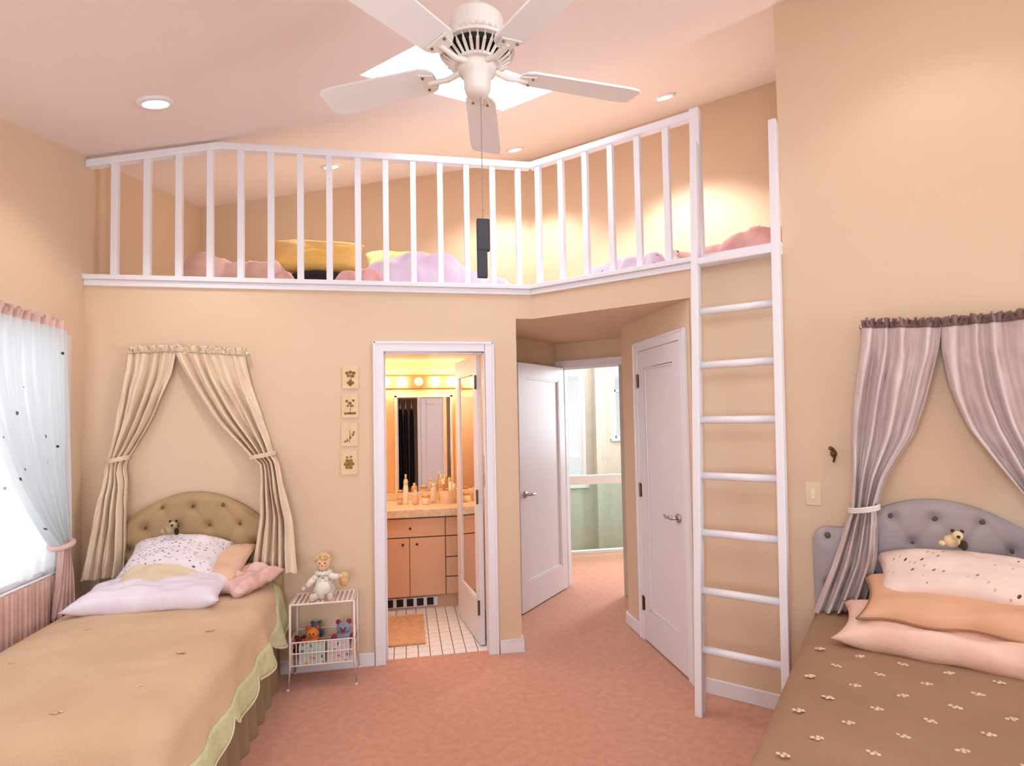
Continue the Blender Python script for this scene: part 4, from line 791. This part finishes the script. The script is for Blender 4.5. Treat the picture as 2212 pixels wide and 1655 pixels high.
# doll
d0 = Vector((-1.375, -.14, TZ + .006)); t = thing('rag_doll', 'cream haired rag doll in pale dress sitting on the wire table', 'doll', tuple(d0))
SKIN = mat('doll_cloth_skin', (238, 196, 158), .85); HAIRM = mat('doll_yarn_hair', (236, 200, 150), .9, col2=(205, 160, 105), nscale=30); DRS = spots('doll_floral_dress', (236, 226, 212), [(226, 180, 180), (170, 180, 150), (200, 180, 190), (150, 140, 120)], 45, .4, dense=.8); GRN = mat('sage_doll_cloth', (176, 180, 146), .85); LACE = mat('doll_lace', (244, 236, 222), .8, bump=.4, bscale=150)
M().lathe([(.03, 0), (.068, .005), (.07, .03), (.055, .08), (.04, .12), (.028, .145), (.02, .15)], 20, d0, lambda p: p * (1 + .06 * sin(7 * math.atan2(p.y, p.x)))).build('dress', DRS, t, smooth_=True)
M().ball(d0 + Vector((.004, -.055, .062)), (.046, .028, .046), 16).build('apron', LACE, t, smooth_=True)
h = M().ball(d0 + Vector((0, -.01, .205)), (.043, .040, .045), 16).build('head', SKIN, t, smooth_=True)
rnd = random.Random(3); mm = M()
for k in range(34):
    a = rnd.uniform(0, 2 * pi); e = rnd.uniform(-.3, 1.4)
    if sin(a) < -.35 and e < .55: continue
    mm.ball(d0 + Vector((.046 * cos(a) * cos(e), -.008 + .043 * sin(a) * cos(e), .208 + .048 * sin(e))), rnd.uniform(.010, .015), 8)
mm.build('hair', HAIRM, h, smooth_=True)
for s_ in (-1, 1):
    M().ball(d0 + Vector((s_ * .015, -.048, .213)), .0045, 8).build('eye', BLACK, h); M().ball(d0 + Vector((s_ * .022, -.045, .198)), (.007, .003, .006), 8).build('cheek', mat('doll_blush', (232, 150, 130), .8), h)
    M().tube([d0 + Vector((s_ * .025, -.01, .14)), d0 + Vector((s_ * .065, -.035, .125 - .02 * (s_ < 0))), d0 + Vector((s_ * .10, -.05, .13 - .06 * (s_ < 0)))], [.018, .02, .013], 10).build('arm', DRS if s_ < 0 else LACE, t, smooth_=True)
    M().ball(d0 + Vector((s_ * .108, -.054, .131 - .062 * (s_ < 0))), .014, 10).build('hand', SKIN, t, smooth_=True)
    M().tube([d0 + Vector((s_ * .03, -.04, .022)), d0 + Vector((s_ * .045, -.08, .022)), d0 + Vector((s_ * .05, -.10, .02))], [.022, .02, .016], 10).build('leg', GRN if s_ > 0 else DRS, t, smooth_=True)
    M().ball(d0 + Vector((s_ * .052, -.105, .026)), (.018, .012, .025), 10).build('shoe', mat('doll_shoe', (230, 200, 180), .7), t, smooth_=True)
M().ball(d0 + Vector((-.0, -.05, .198)), (.008, .004, .003), 8).build('mouth', mat('doll_lips', (200, 100, 90), .7), h)
M().lathe([(.022, .148), (.05, .14), (.055, .150), (.03, .162), (.02, .16)], 24, d0, lambda p: Vector((p.x, p.y, p.z + .006 * sin(9 * math.atan2(p.y, p.x))))).build('collar', LACE, t, smooth_=True)
M().ball(d0 + Vector((.125, -.03, .105)), (.03, .022, .045), 12, lump=.3, seed=4).build('posy', mat('posy_gold', (206, 160, 96), .9, col2=(226, 200, 150), nscale=40), t, smooth_=True)
# ------------------------------------------------------------------ things lying in the loft
def heap(name, label, cat, mt, pts, seed, hgt, wr=.35, group=None):
    """crumpled cloth: closed lumpy mound over a polyline of (x, y, radius)"""
    z0 = ZL - .032; xs = [p[0] for p in pts]; ys = [p[1] for p in pts]; mr = max(p[2] for p in pts)
    x0, x1, y0, y1 = min(xs) - mr, max(xs) + mr, min(ys) - mr, max(ys) + mr; N = 46
    def hf(x, y):
        b = max((p_[3] if len(p_) > 3 else 1) * min(1, 1.9 * max(0, 1 - hypot(x - p_[0], y - p_[1]) / p_[2])) ** .6 for p_ in pts)
        return hgt * b * (1 + wr * noise.noise(Vector((x * 4 + seed, y * 4, seed))) + wr * .3 * noise.noise(Vector((x * 10, y * 10, seed)))) if b > 0 else 0
    m = M(); m.grid(lambda u, v: Vector((lerp(x0, x1, u), lerp(y0, y1, v), z0 + hf(lerp(x0, x1, u), lerp(y0, y1, v)))), N, N)
    m.f = [f_ for f_ in m.f if max(m.v[i].z for i in f_) > z0 + 1e-4]
    o = m.build(name, mt, None, smooth_=True, base=(sum(xs) / len(xs), sum(ys) / len(ys), z0), solid=.006); tag(o, label, cat, group); return o
PK = mat('dusty_pink_cloth', (242, 202, 190), .85, col2=(230, 182, 168), nscale=7, sheen=.3); PK2 = mat('rose_cloth', (236, 186, 180), .85, col2=(222, 164, 158), nscale=8); LV = mat('lavender_cloth', (226, 204, 222), .85, col2=(214, 184, 208), nscale=7)
heap('crumpled_blanket', 'dusty pink blanket heaped in the loft at the window end', 'blanket', PK, [(-2.2, .42, .22), (-2.02, .46, .22, .95), (-1.84, .42, .2, 1.05)], 1, .25)
heap('crumpled_blanket', 'lavender pink blanket heaped in front of the green cushion', 'blanket', LV, [(-1.0, .36, .2, .85), (-.84, .45, .28), (-.6, .46, .28, .92), (-.4, .42, .24, .72), (-.2, .36, .18, .5)], 2, .31)
heap('crumpled_cloth', 'rose pink cloth lying low against the balusters below the yellow cushion', 'cloth', PK2, [(-1.68, .17, .11, .8), (-1.24, .17, .12), (-1.1, .17, .12, 1.1)], 3, .14)
p = lambda s_, o_: (WB(s_, -o_, 0).x, WB(s_, -o_, 0).y)
heap('crumpled_cloth', 'lilac print cloth crumpled at the loft sill past the railing bend', 'cloth', spots('lilac_print_cloth', (228, 206, 226), [(90, 70, 90), (200, 150, 180), (180, 150, 200)], 20, .2, dense=.35), [p(.42, .22) + (.14,), p(.55, .2) + (.14,), p(.68, .2) + (.12,), p(.82, .2) + (.1,)], 4, .15)
heap('crumpled_blanket', 'rose pink blanket at the loft edge by the ladder', 'blanket', PK2, [p(1.0, .24) + (.14,), p(1.15, .24) + (.17,), p(1.32, .26) + (.18,), p(1.48, .27) + (.2, 1.1), p(1.6, .28) + (.2, 1.2)], 5, .15)
pillow('floor_cushion', 'yellow and orange floor cushion with dark underside in the loft', mat('golden_cushion_cloth', (248, 206, 138), .8, col2=(244, 192, 92), nscale=4), (-1.5, .54, ZL + .305), (1, 0, 0), (0, .6, .8), .68, .32, .16, seed=11)['category'] = 'cushion'
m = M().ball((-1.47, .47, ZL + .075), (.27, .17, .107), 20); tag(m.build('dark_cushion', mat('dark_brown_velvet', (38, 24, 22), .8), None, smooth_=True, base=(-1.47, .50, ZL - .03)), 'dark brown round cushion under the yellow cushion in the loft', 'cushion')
pillow('floor_cushion', 'pale green cushion lying behind the lavender blanket', mat('lime_cushion_cloth', (186, 204, 134), .8, col2=(176, 194, 122), nscale=5), (-.86, .86, ZL + .33), (1, .05, 0), (0, .7, .7), .64, .40, .17, seed=12)['category'] = 'cushion'
c = Vector(WB(.985, -.12, ZL)); t = thing('small_figurine', 'small pale plush figure on the loft sill by a baluster', 'toy', tuple(c)); M().ball(c + Vector((0, 0, .03)), (.03, .03, .034), 12).build('body', LACE, t, smooth_=True); h = M().ball(c + Vector((0, 0, .078)), .025, 12).build('head', mat('figurine_peach', (236, 206, 190), .8), t, smooth_=True)
for s_ in (-1, 1): M().ball(c + Vector((s_ * .018 - .012, -.012 - .012, .085)), .005, 8).build('eye', BLACK, h)
